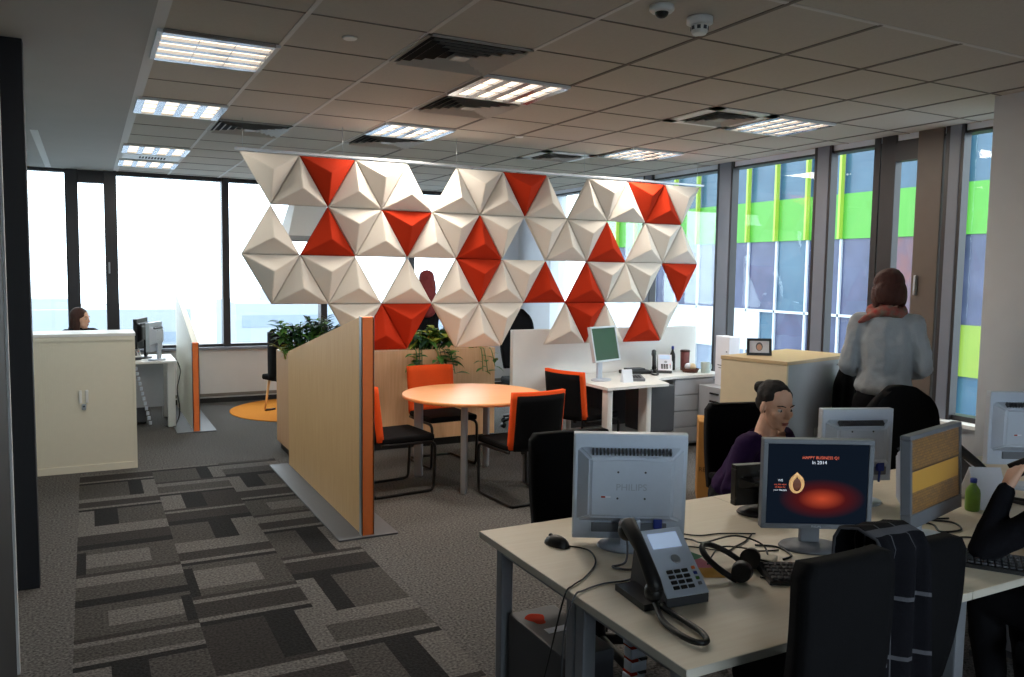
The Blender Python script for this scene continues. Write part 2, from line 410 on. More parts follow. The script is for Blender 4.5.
# ================================================================== outside
def outside():
    mb = MB(); mb.b2((-300, -200, -14.4), (400, 400, -14), mat('city_ground', (138, 146, 154), .9, var=.2, scale=.2)); struct(mb, 'ground')
    lime = mat('cladding_lime', (112, 136, 44), .4, var=.05, scale=2); green = mat('cladding_green', (66, 138, 40), .4, var=.05, scale=2)
    glz = [mat('glazing_sky_tint', (52, 84, 104), .25, rgb2=(40, 70, 92), scale=1.2), mat('glazing_slate', (66, 72, 100), .25, rgb2=(48, 54, 80), scale=1.5),  # sky reflection is put into the blue glazing colour
           mat('glazing_brick', (104, 58, 54), .3, rgb2=(60, 58, 82), scale=1.3), mat('glazing_pale', (126, 138, 154), .3, rgb2=(104, 118, 138), scale=1.2)]
    limefin = mat('fin_lime', (140, 168, 58), .4, var=.05, scale=2)
    whitef = mat('facade_white', (176, 184, 194), .5, var=.03, scale=2)
    XB = 18.0
    b = thing('office_building', 'green clad office building with tall blue windows across the street', 'building', (XB, 14, -14))
    mb = MB(); mb.b2((.12, -12.5, 0), (9, 13.5, 30), 'dgrey'); mb.build('wall', b)
    P = 3.3; z0 = 2.8
    rnd = random.Random(5)
    ys = [1.5+1.15*i for i in range(22)]
    for k in range(-3, 4):
        za = z0+P*k; zb = za+1.2
        m = MB(); split = 13.7
        m.b2((0, 1.5-14, za+14), (.12, (split if k == -1 else 26.8)-14, zb+14), lime if k == -1 else green)
        if k == -1: m.b2((0, 18.2-14, za+14), (.12, 26.8-14, zb+14), whitef)
        m.build('spandrel', b)
    for i, y in enumerate(ys):
        m = MB(); hi = 14
        low = -14 if y < 14.2 else 2.8
        m.b2((-.14, y-.035-14, low+14), (0, y+.035-14, 30), limefin); m.build('fin', b)
    for i, y in enumerate(ys[:-1]):
        if y > 24.5: continue
        for k in (-2, -1, 0, 1):
            za = z0+P*k+1.2; zb = za+P-1.2
            if k == -2 and y > 18: gm = glz[3]
            elif k >= 0: gm = glz[0]
            else: gm = rnd.choice((glz[1], glz[1], glz[2], glz[1], glz[0]))
            if k == -2 and 13.5 < y < 18: zb += 1.2
            m = MB(); m.b2((.05, y-14, za+14), (.12, y+1.15-14, zb+14), gm)
            if k < 0 and y > 14:
                m.b2((-.02, y-.03-14, za+14), (.05, y+.03-14, zb+14), whitef)
                m.b2((-.02, y-14, za+14), (.05, y+1.15-14, za+.07+14), whitef)
            m.build('window', b)
    # low city beyond the far windows, its haze put into pale colours
    pale = mat('city_haze_wall', (146, 155, 166), .9, var=.05, scale=.3); palew = mat('city_haze_window', (124, 138, 154), .6, var=.1, scale=1)
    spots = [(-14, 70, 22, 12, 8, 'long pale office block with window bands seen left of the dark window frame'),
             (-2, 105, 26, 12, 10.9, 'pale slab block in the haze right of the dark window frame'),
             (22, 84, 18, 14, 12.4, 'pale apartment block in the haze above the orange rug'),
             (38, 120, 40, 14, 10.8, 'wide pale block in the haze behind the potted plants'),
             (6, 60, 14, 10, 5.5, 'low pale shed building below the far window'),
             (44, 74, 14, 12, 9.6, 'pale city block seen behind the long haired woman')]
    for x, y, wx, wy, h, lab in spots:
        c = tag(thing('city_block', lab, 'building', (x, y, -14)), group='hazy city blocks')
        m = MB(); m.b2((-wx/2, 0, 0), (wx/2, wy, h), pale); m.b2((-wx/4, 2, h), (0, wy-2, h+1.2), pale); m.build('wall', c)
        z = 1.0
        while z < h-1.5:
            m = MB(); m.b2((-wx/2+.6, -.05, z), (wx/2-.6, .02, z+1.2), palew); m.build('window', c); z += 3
outside()

# ================================================================== ceiling fittings
def cell(i, j, z=CE): return (GX+T*(i+.5), GY+T*(j+.5), z)
LG = 'recessed louvre ceiling lights'
def light(i, j, label, along='x', on=1.0, first=[]):
    L = thing('ceiling_light', label, 'ceiling light', cell(i, j), 0 if along == 'x' else pi/2, LG)
    f = MB()
    for a, b in (((-.3, -.3), (.3, -.275)), ((-.3, .275), (.3, .3)), ((-.3, -.275), (-.275, .275)), ((.275, -.275), (.3, .275))):
        f.b2((a[0], a[1], -.02), (b[0], b[1], -.003), 'lightframe')
    f.build('frame', L)
    for k in range(4):
        y = -.206+k*.1375
        m = MB(); m.grid(lambda u, v: (-.272+.544*u, y-.045+.09*v, -.006-.0*v), 1, 1, 'tube', False); m.build('tube', L)
    m = MB()
    for k in range(5):
        y = -.275+k*.1375
        m.b2((-.275, y-.026, -.022), (.275, y+.026, -.004), 'louver')
    for x in (-.09, .09): m.b2((x-.0015, -.275, -.012), (x+.0015, .275, -.005), 'louver')
    m.build('louver', L)
    ld = bpy.data.lights.new('lamp', 'AREA'); ld.shape = 'SQUARE'; ld.size = .5; ld.energy = LAMP_W*on; ld.color = (1, .90, .78)
    lo = bpy.data.objects.new('lamp', ld); COL.objects.link(lo); lo.parent = L; lo.location = (0, 0, -.04)
light(0, 3, 'louvre ceiling light nearest the top left corner', 'x', .5)
light(0, 6, 'second louvre light in the left row, beyond the nearest one', 'y', .5)
light(0, 10, 'third louvre light in the left row, in front of the slim grille', 'y', .4)
light(0, 12, 'last louvre light in the left row, above the dark window frame', 'y', .4)
light(3, 3, 'louvre ceiling light wedged between two square vents', 'y', 1.6)
light(3, 6, 'louvre ceiling light just above the left half of the triangle screen', 'y', 1.6)
light(7, 6, 'louvre ceiling light above the right half of the triangle screen', 'y', 1.0)
light(7, 3, 'louvre ceiling light beside the square white diffuser at right', 'y', 1.0)
def vent(i, j, label, deep=True):
    L = thing('ceiling_vent', label, 'air vent', cell(i, j), 0, 'square ceiling vents')
    m = MB(); 
    e = .3; 
    for r_, t, z in ((.3, .02 if deep else .09, -.006),):
        for q in range(4):
            M = Matrix.Rotation(q*pi/2, 3, 'Z')
            m.box(M @ V((0, -r_+t/2, z)), (2*r_, t, .01), 'ventmetal' if deep else 'white', rot=M)
    m.build('frame', L)
    m = MB(); m.b2((-.28, -.28, -.004), (.28, .28, -.0015), 'ventdark'); m.build('backing', L)
    rad = [.275, .225, .175, .125, .075] if deep else [.19, .14, .09]
    for r1 in rad:
        m = MB(); r2 = r1-.03
        for q in range(4):
            M = Matrix.Rotation(q*pi/2, 3, 'Z')
            pts = [(-r1, -r1, -.026), (r1, -r1, -.026), (r2, -r2, -.005), (-r2, -r2, -.005)]
            m.poly([M @ V(p) for p in pts], 'ventmetal')
        m.build('louver', L, fix=False)
    m = MB(); r2 = .045
    m.b2((-r2, -r2, -.024), (r2, r2, -.006), 'ventmetal'); m.build('core', L)
vent(2, 2, 'large louvred ceiling vent in front of the louvre light, nearest the camera')
vent(3, 4, 'louvred ceiling vent just behind the louvre light at centre')
vent(3, 7, 'louvred ceiling vent close above the triangle screen')
vent(1, 7, 'louvred ceiling vent above the left end of the triangle screen')
vent(6, 3, 'square white air diffuser beside the louvre light at right', False)
vent(6, 7, 'square white air diffuser above the middle of the triangle screen', False)
L = thing('air_grille', 'slim slotted air grille between the last two left lights', 'air vent', cell(0, 11))
m = MB(); m.b2((-.28, -.2, -.012), (.28, .2, -.002), 'white', .003); m.build('frame', L)
m = MB()
for k in range(9): m.b2((-.12+k*.03, -.07, -.016), (-.105+k*.03, .07, -.011), 'ventdark')
m.build('slot', L)
def smoke():
    o = thing('smoke_detector', 'round white smoke detector hanging from the ceiling', 'smoke detector', (2.53, 3.0, CE))
    m = MB(); m.lathe([(.052, -.035), (.06, -.03), (.06, -.004), (.05, -.001)], 'white'); m.build('base', o)
    m = MB(); m.lathe([(.03, -.078), (.036, -.07), (.04, -.036)], 'white'); m.build('sensor', o)
    m = MB()
    for k in range(8):
        a = k*pi/4; m.box((.0385*cos(a), .0385*sin(a), -.052), (.004, .016, .016), 'dgrey', rot=Matrix.Rotation(a, 3, 'Z'))
    m.build('slot', o)
    o = thing('security_camera', 'small white dome camera on the ceiling beside the smoke detector', 'camera', (2.28, 2.96, CE))
    m = MB(); m.lathe([(.045, -.03), (.055, -.02), (.055, -.002)], 'white'); m.build('base', o)
    m = MB(); m.ell((0, 0, -.03), (.03, .03, .025), 'black'); m.build('dome', o)
    for k, (x, y, lab) in enumerate(((1.215, 4.14, 'small white sprinkler cap on the ceiling left of the big vent'), (4.75, 4.5, 'small sprinkler cap on the ceiling right of the white diffuser'), (3.35, 6.3, 'small sprinkler cap on the ceiling just above the triangle screen rail'))):
        m = MB(); m.lathe([(.03, -.012), (.036, -.009), (.038, -.004)], 'white', (0, 0, 0)); 
        tag(m.build('sprinkler_cap', loc=(x, y, CE)), lab, 'sprinkler', 'ceiling sprinkler caps')
smoke()

# ================================================================== hanging triangle screen
def triangle_screen():
    X0, Y0, ZT, S = 1.084, 6.7, 2.70, .4638; H = S*.866; D = .115
    root = thing('acoustic_screen', 'hanging screen of white and orange pyramid shaped triangles', 'room divider', (X0, Y0, 0))
    rows = {0: 'WWRWWW-WWWRW-WWWRRW', 1: 'W-RWWRWWRW-WWWR-WWW', 2: 'WWWW-W-WRWWR-RWWW-R', 3: '---WRR-WWW--WRW-RW'}
    rnd = random.Random(3)
    def tri(a, b, c, m):
        mb = MB()
        P3 = [V((p[0], 0, p[1])) for p in (a, b, c)]; cen = sum(P3, V())/3
        P3 = [cen+(p-cen)*.975 for p in P3]
        ap = cen+V((0, -D, 0)); back = [p+V((0, .02, 0)) for p in P3]; front = [p+V((0, -.008, 0)) for p in P3]
        mid = []
        for i in range(3):
            p, q = front[i], front[(i+1) % 3]
            mb.poly([p, q, ap], m); mb.poly([p, back[i], back[(i+1) % 3], q], m)
        mb.poly(back, m)
        bmesh.ops.remove_doubles(mb.bm, verts=mb.bm.verts, dist=1e-5)
        bmesh.ops.bevel(mb.bm, geom=list(mb.bm.edges), offset=.004, segments=2, affect='EDGES')
        return mb.build('triangle_panel', root)
    for r_, sq in rows.items():
        zt = ZT-.02-r_*H; zb = zt-H
        for c, ch in enumerate(sq):
            if ch == '-': continue
            m = 'feltw' if ch == 'W' else 'felto'
            if r_ % 2 == 0:
                k = c//2
                if c % 2 == 0: t = ((k*S, zt), ((k+1)*S, zt), ((k+.5)*S, zb))
                else: t = (((k+1)*S, zt), ((k+.5)*S, zb), ((k+1.5)*S, zb))
            else:
                k = c//2
                if c % 2 == 0: t = (((k+.5)*S, zt), (k*S, zb), ((k+1)*S, zb))
                else: t = (((k+.5)*S, zt), ((k+1.5)*S, zt), ((k+1)*S, zb))
            tri(*t, m)
    mb = MB(); mb.b2((-.04, -.012, ZT-.012), (10*S+.05, .012, ZT+.008), 'alu', .002); mb.build('rail', root)
    for x in (.02, .82, 1.85, 3.2, 4.6):
        mb = MB(); mb.cyl((x, 0, ZT), (x, 0, CE-.003), .0018, 'alu', n=6); mb.build('wire', root)
triangle_screen()

# ================================================================== floor screens
def floor_screen(label, x, y0, L, h0, h1, wood, th=.05):
    o = thing('floor_screen', label, 'room divider', (x, y0, 0), 0, 'sloping floor screens')
    m = MB(); m.prism([(.03, .012), (L, .012), (L, h1), (.03, h0)], 'x', -th/2+.006, th/2-.006, wood); m.build('panel', o)
    # edge band on the near end
    m = MB(); m.prism([(0, .012), (.03, .012), (.03, h0), (0, h0-.006)], 'x', -th/2, th/2, 'orangeedge'); m.build('edge_band', o)
    for s in (-1, 1):
        m = MB(); x_ = s*(th/2-.003); m.prism([(0, .012), (.045, .012), (.045, h0+.001), (0, h0-.004)], 'x', x_-.0045, x_+.0045, 'alu'); m.build('edge_trim', o)
    m = MB(); m.b2((-.2, -.03, 0), (.2, L+.05, .012), 'plate', .003); m.build('base_plate', o)
    return o
floor_screen('tall wooden floor screen with orange end beside the round table', 1.6, 5.06, 2.2, 1.46, 1.03, 'wood', .085)
floor_screen('pale floor screen with orange end beside the far left desk', 1.0, 9.17, 1.8, .97, 1.46, 'whitewarm', .07)

# ================================================================== round table and chairs
def round_table():
    o = thing('round_table', 'round beech meeting table on four grey legs', 'table', (2.86, 6.14, 0))
    m = MB(); m.lathe([(.585, .712), (.595, .716), (.595, .736), (.59, .74)], 'tabletop', n=64); m.build('table_top', o)
    for a in (-123, -38, 50, 145):
        x, y = .47*cos(R(a)), .47*sin(R(a))
        m = MB(); m.box((x, y, .352), (.075, .05, .704), 'grey', .018, Matrix.Rotation(R(a), 3, 'Z'), 4)
        m.box((x*.93, y*.93, .703), (.12, .08, .012), 'grey', .004, Matrix.Rotation(R(a), 3, 'Z')); m.build('leg', o)
    m = MB(); 
    for a in (0, pi/2): m.box((0, 0, .69), (.8, .05, .034), 'grey', .004, Matrix.Rotation(a+R(10), 3, 'Z'))
    m.build('frame', o)
round_table()
def visitor_chair(label, loc, rotz):
    # faces +Y
    o = thing('visitor_chair', label, 'chair', loc, rotz, 'orange backed cantilever chairs')
    m = MB()
    def seat(u, v):
        x = -.235+.47*u; y = -.22+.46*v
        return (x, y, .46-.012*sin(pi*u)*sin(pi*v)-.02*max(0, v-.8)*5)
    m.box((0, .01, .445), (.47, .46, .05), 'blackfab', .02, seg=3); m.build('seat', o)
    def shell(y0, wd, z0, z1, th, mname, name, lean=.12):
        m = MB(); n = 10; k = 8
        def pt(u, v, off):
            x = (-.5+u)*wd; z = z0+(z1-z0)*v
            bow = -.05*(1-(2*u-1)**2)
            return V((x, y0+bow-(z-.5)*lean+off, z))
        A = [[m.bm.verts.new(pt(i/n, j/k, 0)) for j in range(k+1)] for i in range(n+1)]
        B = [[m.bm.verts.new(pt(i/n, j/k, -th)) for j in range(k+1)] for i in range(n+1)]
        fs = []
        for i in range(n):
            for j in range(k):
                fs += [m.bm.faces.new((A[i][j], A[i+1][j], A[i+1][j+1], A[i][j+1])), m.bm.faces.new((B[i][j], B[i][j+1], B[i+1][j+1], B[i+1][j]))]
        for i in range(n):
            fs += [m.bm.faces.new((A[i][0], B[i][0], B[i+1][0], A[i+1][0])), m.bm.faces.new((A[i][k], A[i+1][k], B[i+1][k], B[i][k]))]
        for j in range(k):
            fs += [m.bm.faces.new((A[0][j], A[0][j+1], B[0][j+1], B[0][j])), m.bm.faces.new((A[n][j], B[n][j], B[n][j+1], A[n][j+1]))]
        m._fin(fs, mname, True)
        es = [e for e in m.bm.edges if e.is_manifold and len(e.link_faces) == 2 and e.calc_face_angle(0) > 1.0]
        bmesh.ops.bevel(m.bm, geom=es, offset=min(.012, th*.4), segments=3, affect='EDGES')
        m.build(name, o)
    shell(-.205, .46, .44, .875, .045, 'orange', 'backrest')
    shell(-.245, .415, .43, .85, .03, 'blackfab', 'back_shell')
    m = MB()
    for s in (-1, 1):
        x = s*.225
        pts = [(x, -.22, .415), (x, .0, .408), (x, .17, .408), (x, .225, .395), (x, .245, .34), (x, .235, .1), (x, .225, .03), (x, .18, .014), (x, 0, .013), (x, -.2, .013), (x*.97, -.26, .013)]
        m.tube(pts, .0125, 'blackmet', 10, sub=3)
    m.tube([(-.22, -.262, .013), (0, -.27, .013), (.22, -.262, .013)], .0125, 'blackmet', 10)
    m.tube([(-.225, .0, .408), (.225, .0, .408)], .01, 'blackmet', 8)
    m.build('frame', o)
    m = MB()
    for s in (-1, 1): m.box((s*.12, -.25, .47), (.03, .02, .14), 'blackmet', .004)
    m.build('bracket', o)
    return o
visitor_chair('orange backed chair behind the round table, facing the camera', (2.86, 6.80, 0), R(180+4))
visitor_chair('orange edged chair in front of the round table, seen from behind', (2.96, 5.50, 0), R(4))
visitor_chair('orange backed chair between the wooden floor screen and the round table', (2.16, 6.12, 0), R(-84))
visitor_chair('orange edged chair pulled up to the white corner desk', (4.11, 6.36, 0), R(-74))

# ================================================================== planters and plants
def planter(label, x0, x1, y0, y1, h):
    o = thing('planter_box', label, 'planter', ((x0+x1)/2, (y0+y1)/2, 0), 0, 'wooden planter boxes')
    a, b = (x1-x0)/2, (y1-y0)/2
    m = MB(); m.b2((-a+.03, -b+.03, 0), (a-.03, b-.03, .08), 'black'); m.build('plinth', o)
    m = MB()
    t = .025
    m.b2((-a, -b, .08), (a, -b+t, h), 'wood2'); m.b2((-a, b-t, .08), (a, b, h), 'wood2')
    m.b2((-a, -b+t, .08), (-a+t, b-t, h), 'wood2'); m.b2((a-t, -b+t, .08), (a, b-t, h), 'wood2'); m.b2((-a+t, -b+t, .08), (a-t, b-t, .12), 'wood2')
    m.build('body', o)
    m = MB(); m.b2((-a+t, -b+t, h-.16), (a-t, b-t, h-.06), 'soil'); m.build('soil', o)
planter('wooden planter box behind the sloping wooden screen', 1.62, 2.40, 7.5, 8.05, .98)
planter('long wooden planter box behind the round table', 2.42, 3.74, 7.5, 8.05, .98)
def leaf(mb, p, d, up, L, W, m, droop=.3):
    d = d.normalized(); s = d.cross(up)
    s = s.normalized() if s.length > 1e-4 else d.orthogonal(); n = s.cross(d)
    pts = []
    for t, wv in ((0, .02), (.18, .55), (.4, 1), (.65, .8), (.85, .4), (1, .02)):
        q = p+d*(L*t)+V((0, 0, -droop*L*t*t))
        pts.append((q-s*(W*wv/2)+n*(.12*W*wv), q, q+s*(W*wv/2)+n*(.12*W*wv)))
    for a, b in zip(pts, pts[1:]):
        mb.poly([a[0], a[1], b[1], b[0]], m, True); mb.poly([a[1], a[2], b[2], b[1]], m, True)
def plant(name, label, loc, n, rad, h, L, W, mats, seed, trail=0, trail_dir=(0, -1, 0), zz=False):
    rnd = random.Random(seed)
    o = thing(name, label, 'plant', loc, 0, 'plants in the wooden planters')
    st = MB(); lf = MB()
    for k in range(n):
        a = rnd.uniform(0, 2*pi); r_ = rad*math.sqrt(rnd.random()); hh = h*rnd.uniform(.45, 1)
        e = V((r_*cos(a)*1.3, r_*sin(a)*.8, hh)); base = V((e.x*.25, e.y*.25, -.06))
        if trail and k < trail:
            td = V(trail_dir); x = rnd.uniform(-rad, rad)
            e = V((x, -.30, .02))+V((0, rnd.uniform(-.05, .0), -rnd.uniform(.02, .26))); base = V((x*.8, -.1, -.06)); mid = V((x*.9, -.24, .06))
        else: mid = (base+e)/2+V((0, 0, hh*.15))
        P = smooth_path([base, mid, e], 5)
        st.tube(P, .004, mats[0], 5)
        if zz:
            for q in range(3, len(P)):
                d0 = (P[q]-P[q-1])
                for s in (-1, 1):
                    leaf(lf, P[q], d0.normalized()*.5+d0.cross(V((0, 0, 1))).normalized()*s+V((0, 0, .2)), V((0, 0, 1)), L, W, rnd.choice(mats), .2)
        else:
            for q in range(4):
                aa = rnd.uniform(0, 2*pi); pp = P[max(1, len(P)-1-q)]
                leaf(lf, pp, V((cos(aa), sin(aa), rnd.uniform(-.2, .7))), V((0, 0, 1)), L*rnd.uniform(.7, 1.2), W*rnd.uniform(.7, 1.2), rnd.choice(mats), rnd.uniform(.1, .6))
    st.build('stem', o); lf.build('foliage', o, fix=False)
plant('bushy_plant', 'bushy light green plant in the planter behind the wooden screen', (1.80, 7.72, .92), 60, .19, .36, .12, .065, ['leaf', 'leaf', 'leafdark'], 1)
plant('feathery_plant', 'tall dark feathery leaved plant in the planter behind the wooden screen', (2.08, 7.80, .92), 11, .17, .46, .11, .042, ['leafdark'], 2, zz=True)
plant('trailing_plant', 'yellow green trailing plant at the left end of the planter', (1.74, 7.72, .9), 30, .15, .14, .12, .06, ['leafyel', 'leaf'], 3, 5)
plant('broad_leaf_plant', 'dark broad leaved plant at the right of the screen planter', (2.26, 7.78, .92), 34, .14, .26, .13, .075, ['leafdark', 'leafdark', 'leaf'], 4)
plant('trailing_plant', 'green trailing plant spilling over the long planter behind the table', (3.06, 7.72, .92), 60, .26, .26, .15, .085, ['leaf', 'leaf', 'leafyel', 'leafdark'], 7, 12)
plant('trailing_plant', 'small trailing plant at the right end of the long planter', (3.62, 7.72, .92), 8, .08, .14, .10, .05, ['leaf', 'leafyel'], 9, 3)

# ================================================================== back corner desk
def corner_desk():
    o = thing('corner_desk', 'white L shaped corner desk below the right of the triangle screen', 'desk', (0, 0, 0))
    m = MB()
    pts = [(4.10, 5.95), (4.82, 5.99), (4.86, 6.10), (4.90, 6.25), (5.0, 6.34), (5.2, 6.38), (5.9, 6.40), (5.9, 6.93), (4.10, 6.93)]
    m.prism(pts, 'z', .715, .74, 'white'); m.build('desk_top', o)
    for (a, b) in (((4.13, 5.99), (4.19, 6.09)), ((4.62, 6.06), (4.68, 6.2)), ((5.02, 6.42), (5.08, 6.56)), ((4.12, 6.8), (4.2, 6.9))):
        m = MB(); m.b2((a[0], a[1], 0), (b[0], b[1], .715), 'white', .02); m.build('leg', o)
    m = MB(); m.b2((4.3, 6.86, .2), (5.1, 6.88, .7), 'dgrey'); m.b2((4.69, 6.12, .25), (5.0, 6.5, .70), 'dgrey', .01); m.build('modesty_panel', o)
    # drawer unit
    p = thing('drawer_pedestal', 'pale grey drawer unit under the right end of the white corner desk', 'drawers', (5.55, 6.66, 0))
    m = MB(); m.b2((-.33, -.24, .03), (.33, .24, .71), 'greypanel', .006); m.build('body', p)
    for k in range(4):
        m = MB(); z = .05+k*.165; m.b2((-.32, -.256, z), (.32, -.24, z+.155), 'greypanel', .004); d = m.build('drawer', p)
        m = MB(); m.box((.23, -.265, z+.135), (.09, .018, .012), 'black', .003); m.build('handle', d)
    # low divider behind
    d = thing('desk_divider', 'low white divider panel behind the white corner desk', 'divider', (4.72, 6.98, 0))
    m = MB(); m.b2((-1.06, -.03, .02), (1.23, .03, 1.2), 'white', .006); m.build('panel', d)
    for x in (-.9, 0, .9):
        m = MB(); m.b2((x-.03, -.12, 0), (x+.03, .12, .02), 'grey', .004); m.build('foot', d)
corner_desk()

# ================================================================== monitors, phones and the rest of the desk things
SCR_BLACK = mat('screen_off', (14, 15, 18), .15, spec=.6)
def monitor(name, label, loc, rotz, W=.41, Hh=.34, lift=.08, tilt=0, body='greyplast', screen=SCR_BLACK, frame='silver_hi', chin=.0, back='philips', neck=True, group='desk monitors', base=True):
    # local: screen faces -Y, origin on the desk under the stand
    o = thing(name, label, 'monitor', loc, rotz, group)
    Mt = Matrix.Translation((0, 0, lift+Hh/2)) @ Matrix.Rotation(tilt, 4, 'X')
    bz = .018
    m = MB()
    for a, b in (((-W/2, -Hh/2), (W/2, -Hh/2+bz+chin)), ((-W/2, Hh/2-bz), (W/2, Hh/2)), ((-W/2, -Hh/2+bz+chin), (-W/2+bz, Hh/2-bz)), ((W/2-bz, -Hh/2+bz+chin), (W/2, Hh/2-bz))):
        m.b2((a[0], -.025, a[1]), (b[0], .012, b[1]), frame, .003)
    m.b2((-W/2+.004, .004, -Hh/2+.004), (W/2-.004, .014, Hh/2-.004), body)
    m.xf(Mt).build('bezel', o)
    m = MB(); m.b2((-W/2+bz, -.019, -Hh/2+bz+chin), (W/2-bz, -.012, Hh/2-bz), screen); sc = m.xf(Mt).build('screen', o)
    m = MB()
    # stepped back housing: sloped shoulders rising to a flat middle
    a0, a1, b0, b1 = W/2-.014, W/2-.058, Hh/2-.05, Hh/2-.082
    lo = -Hh/2+.10
    ring0 = [(-a0, lo-.03), (a0, lo-.03), (a0, b0), (-a0, b0)]; ring1 = [(-a1, lo+.0), (a1, lo+.0), (a1, b1), (-a1, b1)]
    q0 = [m.bm.verts.new((x, .0138, z)) for x, z in ring0]; q1 = [m.bm.verts.new((x, .055, z)) for x, z in ring1]
    fs = [m.bm.faces.new((q0[i], q0[(i+1) % 4], q1[(i+1) % 4], q1[i])) for i in range(4)]+[m.bm.faces.new(q1)]
    m._fin(fs, body)
    bmesh.ops.bevel(m.bm, geom=[e for e in m.bm.edges if len(e.link_faces) == 2], offset=.008, segments=3, affect='EDGES')
    hs = m.xf(Mt).build('back_housing', o)
    m = MB()
    for k in range(22):
        x = -a1+.01+k*(2*a1-.02)/21; m.box((x, .036, (b0+b1)/2+.0015), (.006, .022, .026), 'dgrey', rot=Matrix.Rotation(R(-36), 3, 'X'))
    m.xf(Mt).build('vent_slot', o)
    m = MB()
    for sx_ in (-.05, .05):
        for sz in (-.05, .05): m.cyl((sx_, .0545, sz+.02), (sx_, .0565, sz+.02), .004, 'dgrey', n=10)
    m.xf(Mt).build('screw_hole', o)
    if back == 'philips':
        text('PHILIPS', .036, 'logogrey', o, Mt @ face_M((0, .0558, .012), '+y'), 'logo')
        m = MB(); m.b2((.075, .0548, -.028), (.11, .0556, -.022), 'paper'); m.b2((.095, .0556, -.028), (.11, .056, -.022), 'felto'); m.xf(Mt).build('sticker', o)
        m = MB(); m.b2((-.14, .0138, -Hh/2+.03), (.14, .024, -Hh/2+.066), 'mgrey', .003)
        m.xf(Mt).build('port_panel', o)
        m = MB(); m.box((-.105, .03, -Hh/2+.07), (.032, .02, .04), 'blue', .004); m.cyl((-.105, .03, -Hh/2+.05), (-.1, .034, -Hh/2+.0), .005, 'blue'); m.xf(Mt).build('video_plug', o)
    if neck:
        nh = lift+.09; m = MB(); m.box((0, .045, nh/2), (.075, .025, nh), body, .008)
        m.build('neck', o)
    if base:
        m = MB(); m.lathe([(.1, 0), (.104, .004), (.098, .012), (.06, .018)], body, n=36); m.xf(Matrix.Translation((0, .02, 0)) @ Matrix.Diagonal((1.15, .85, 1, 1))); m.build('stand_base', o)
    return o, Mt, sc
def yaw_to(d):     # rotation so that local -Y points along d
    return math.atan2(d[0], -d[1])
DZ = .74
def emis(name, rgb, s):
    return mat(name, rgb, .3, emit=s)
# A: silver back towards the camera
monitor('monitor', 'silver monitor seen from behind at the left end of the near desk', (1.775, 2.42, DZ), yaw_to((.48, .88)), .42, .405, .022, R(-4))
def glow_mat():
    m = bpy.data.materials.new('screen_red_glow'); m.use_nodes = True; t = m.node_tree; t.nodes.clear()
    out = t.nodes.new('ShaderNodeOutputMaterial'); em = t.nodes.new('ShaderNodeEmission'); c = t.nodes.new('ShaderNodeTexCoord')
    mp = t.nodes.new('ShaderNodeMapping'); g = t.nodes.new('ShaderNodeTexGradient'); g.gradient_type = 'SPHERICAL'
    rp = t.nodes.new('ShaderNodeValToRGB')
    e = rp.color_ramp.elements; e[0].color = (.008, .014, .026, 1); e[1].color = (.80, .10, .04, 1)
    x = rp.color_ramp.elements.new(.45); x.color = (.11, .012, .014, 1)
    mp.inputs['Location'].default_value = (-.02/.16, 0, -.197/.075); mp.inputs['Scale'].default_value = (1/.16, .01, 1/.075)
    t.links.new(c.outputs['Object'], mp.inputs[0]); t.links.new(mp.outputs[0], g.inputs[0]); t.links.new(g.outputs[0], rp.inputs[0])
    t.links.new(rp.outputs[0], em.inputs[0]); em.inputs[1].default_value = .6
    t.links.new(em.outputs[0], out.inputs[0]); return m
# B: dark red presentation on screen
scrB = glow_mat()
o, Mt, _ = monitor('monitor', 'dark grey monitor showing a red glow and a golden ring', (2.37, 2.08, DZ), yaw_to((-.48, -.88)), .405, .335, .085, 0, 'mgrey', scrB, 'mgrey', back='')
m = MB(); gold = mat('screen_gold', (226, 178, 120), .4, emit=.5)
m.tube([(.022*cos(2*pi*k/16)*1.0, 0, .03*sin(2*pi*k/16)+(.008 if k == 4 else 0)) for k in range(16)], [.004+.004*abs(sin(pi*k/16+.6)) for k in range(16)], gold, 6, True)
m.xf(Matrix.Diagonal((1, .15, 1, 1))); q = m.build('screen_image', o); q.matrix_local = Mt @ Matrix.Translation((-.075, -.0205, -.002))
m = MB(); m.ell((0, 0, 0), (.017, .0008, .021), mat('screen_brown', (110, 60, 40), .4, emit=.3)); q = m.build('screen_image', o); q.matrix_local = Mt @ Matrix.Translation((-.075, -.0195, -.002))
oran = mat('screen_orange_text', (226, 96, 60), .4, emit=.5); whit = mat('screen_white_text', (220, 226, 236), .4, emit=.6)
for s, z, sz, mm, x in (('HAPPY BUSINESS Q1', .098, .0150, oran, .01), ('In 2014', .080, .018, whit, .005), ('WE', .012, .012, whit, -.135), ('are the value', -.003, .0085, oran, -.135), ('of ideas for', -.013, .0085, oran, -.135), ('your lifestyle', -.024, .0095, whit, -.135)):
    text(s, sz, mm, o, Mt @ face_M((x, -.0196, z)), 'screen_text', ext=.0002)
text('PHILIPS', .011, 'silver_hi', o, Mt @ face_M((0, -.0262, -.158)), 'logo', ext=.0002)
m = MB()
for k in range(4): m.box((.13+k*.014, -.026, -.158), (.006, .003, .004), 'silver_hi', .001)
m.xf(Mt).build('button', o)
# C: back view behind B
monitor('monitor', 'silver monitor seen from behind between the red screen and the standing woman', (3.06, 2.47, DZ), yaw_to((.35, .93)), .34, .33, .095, 0)
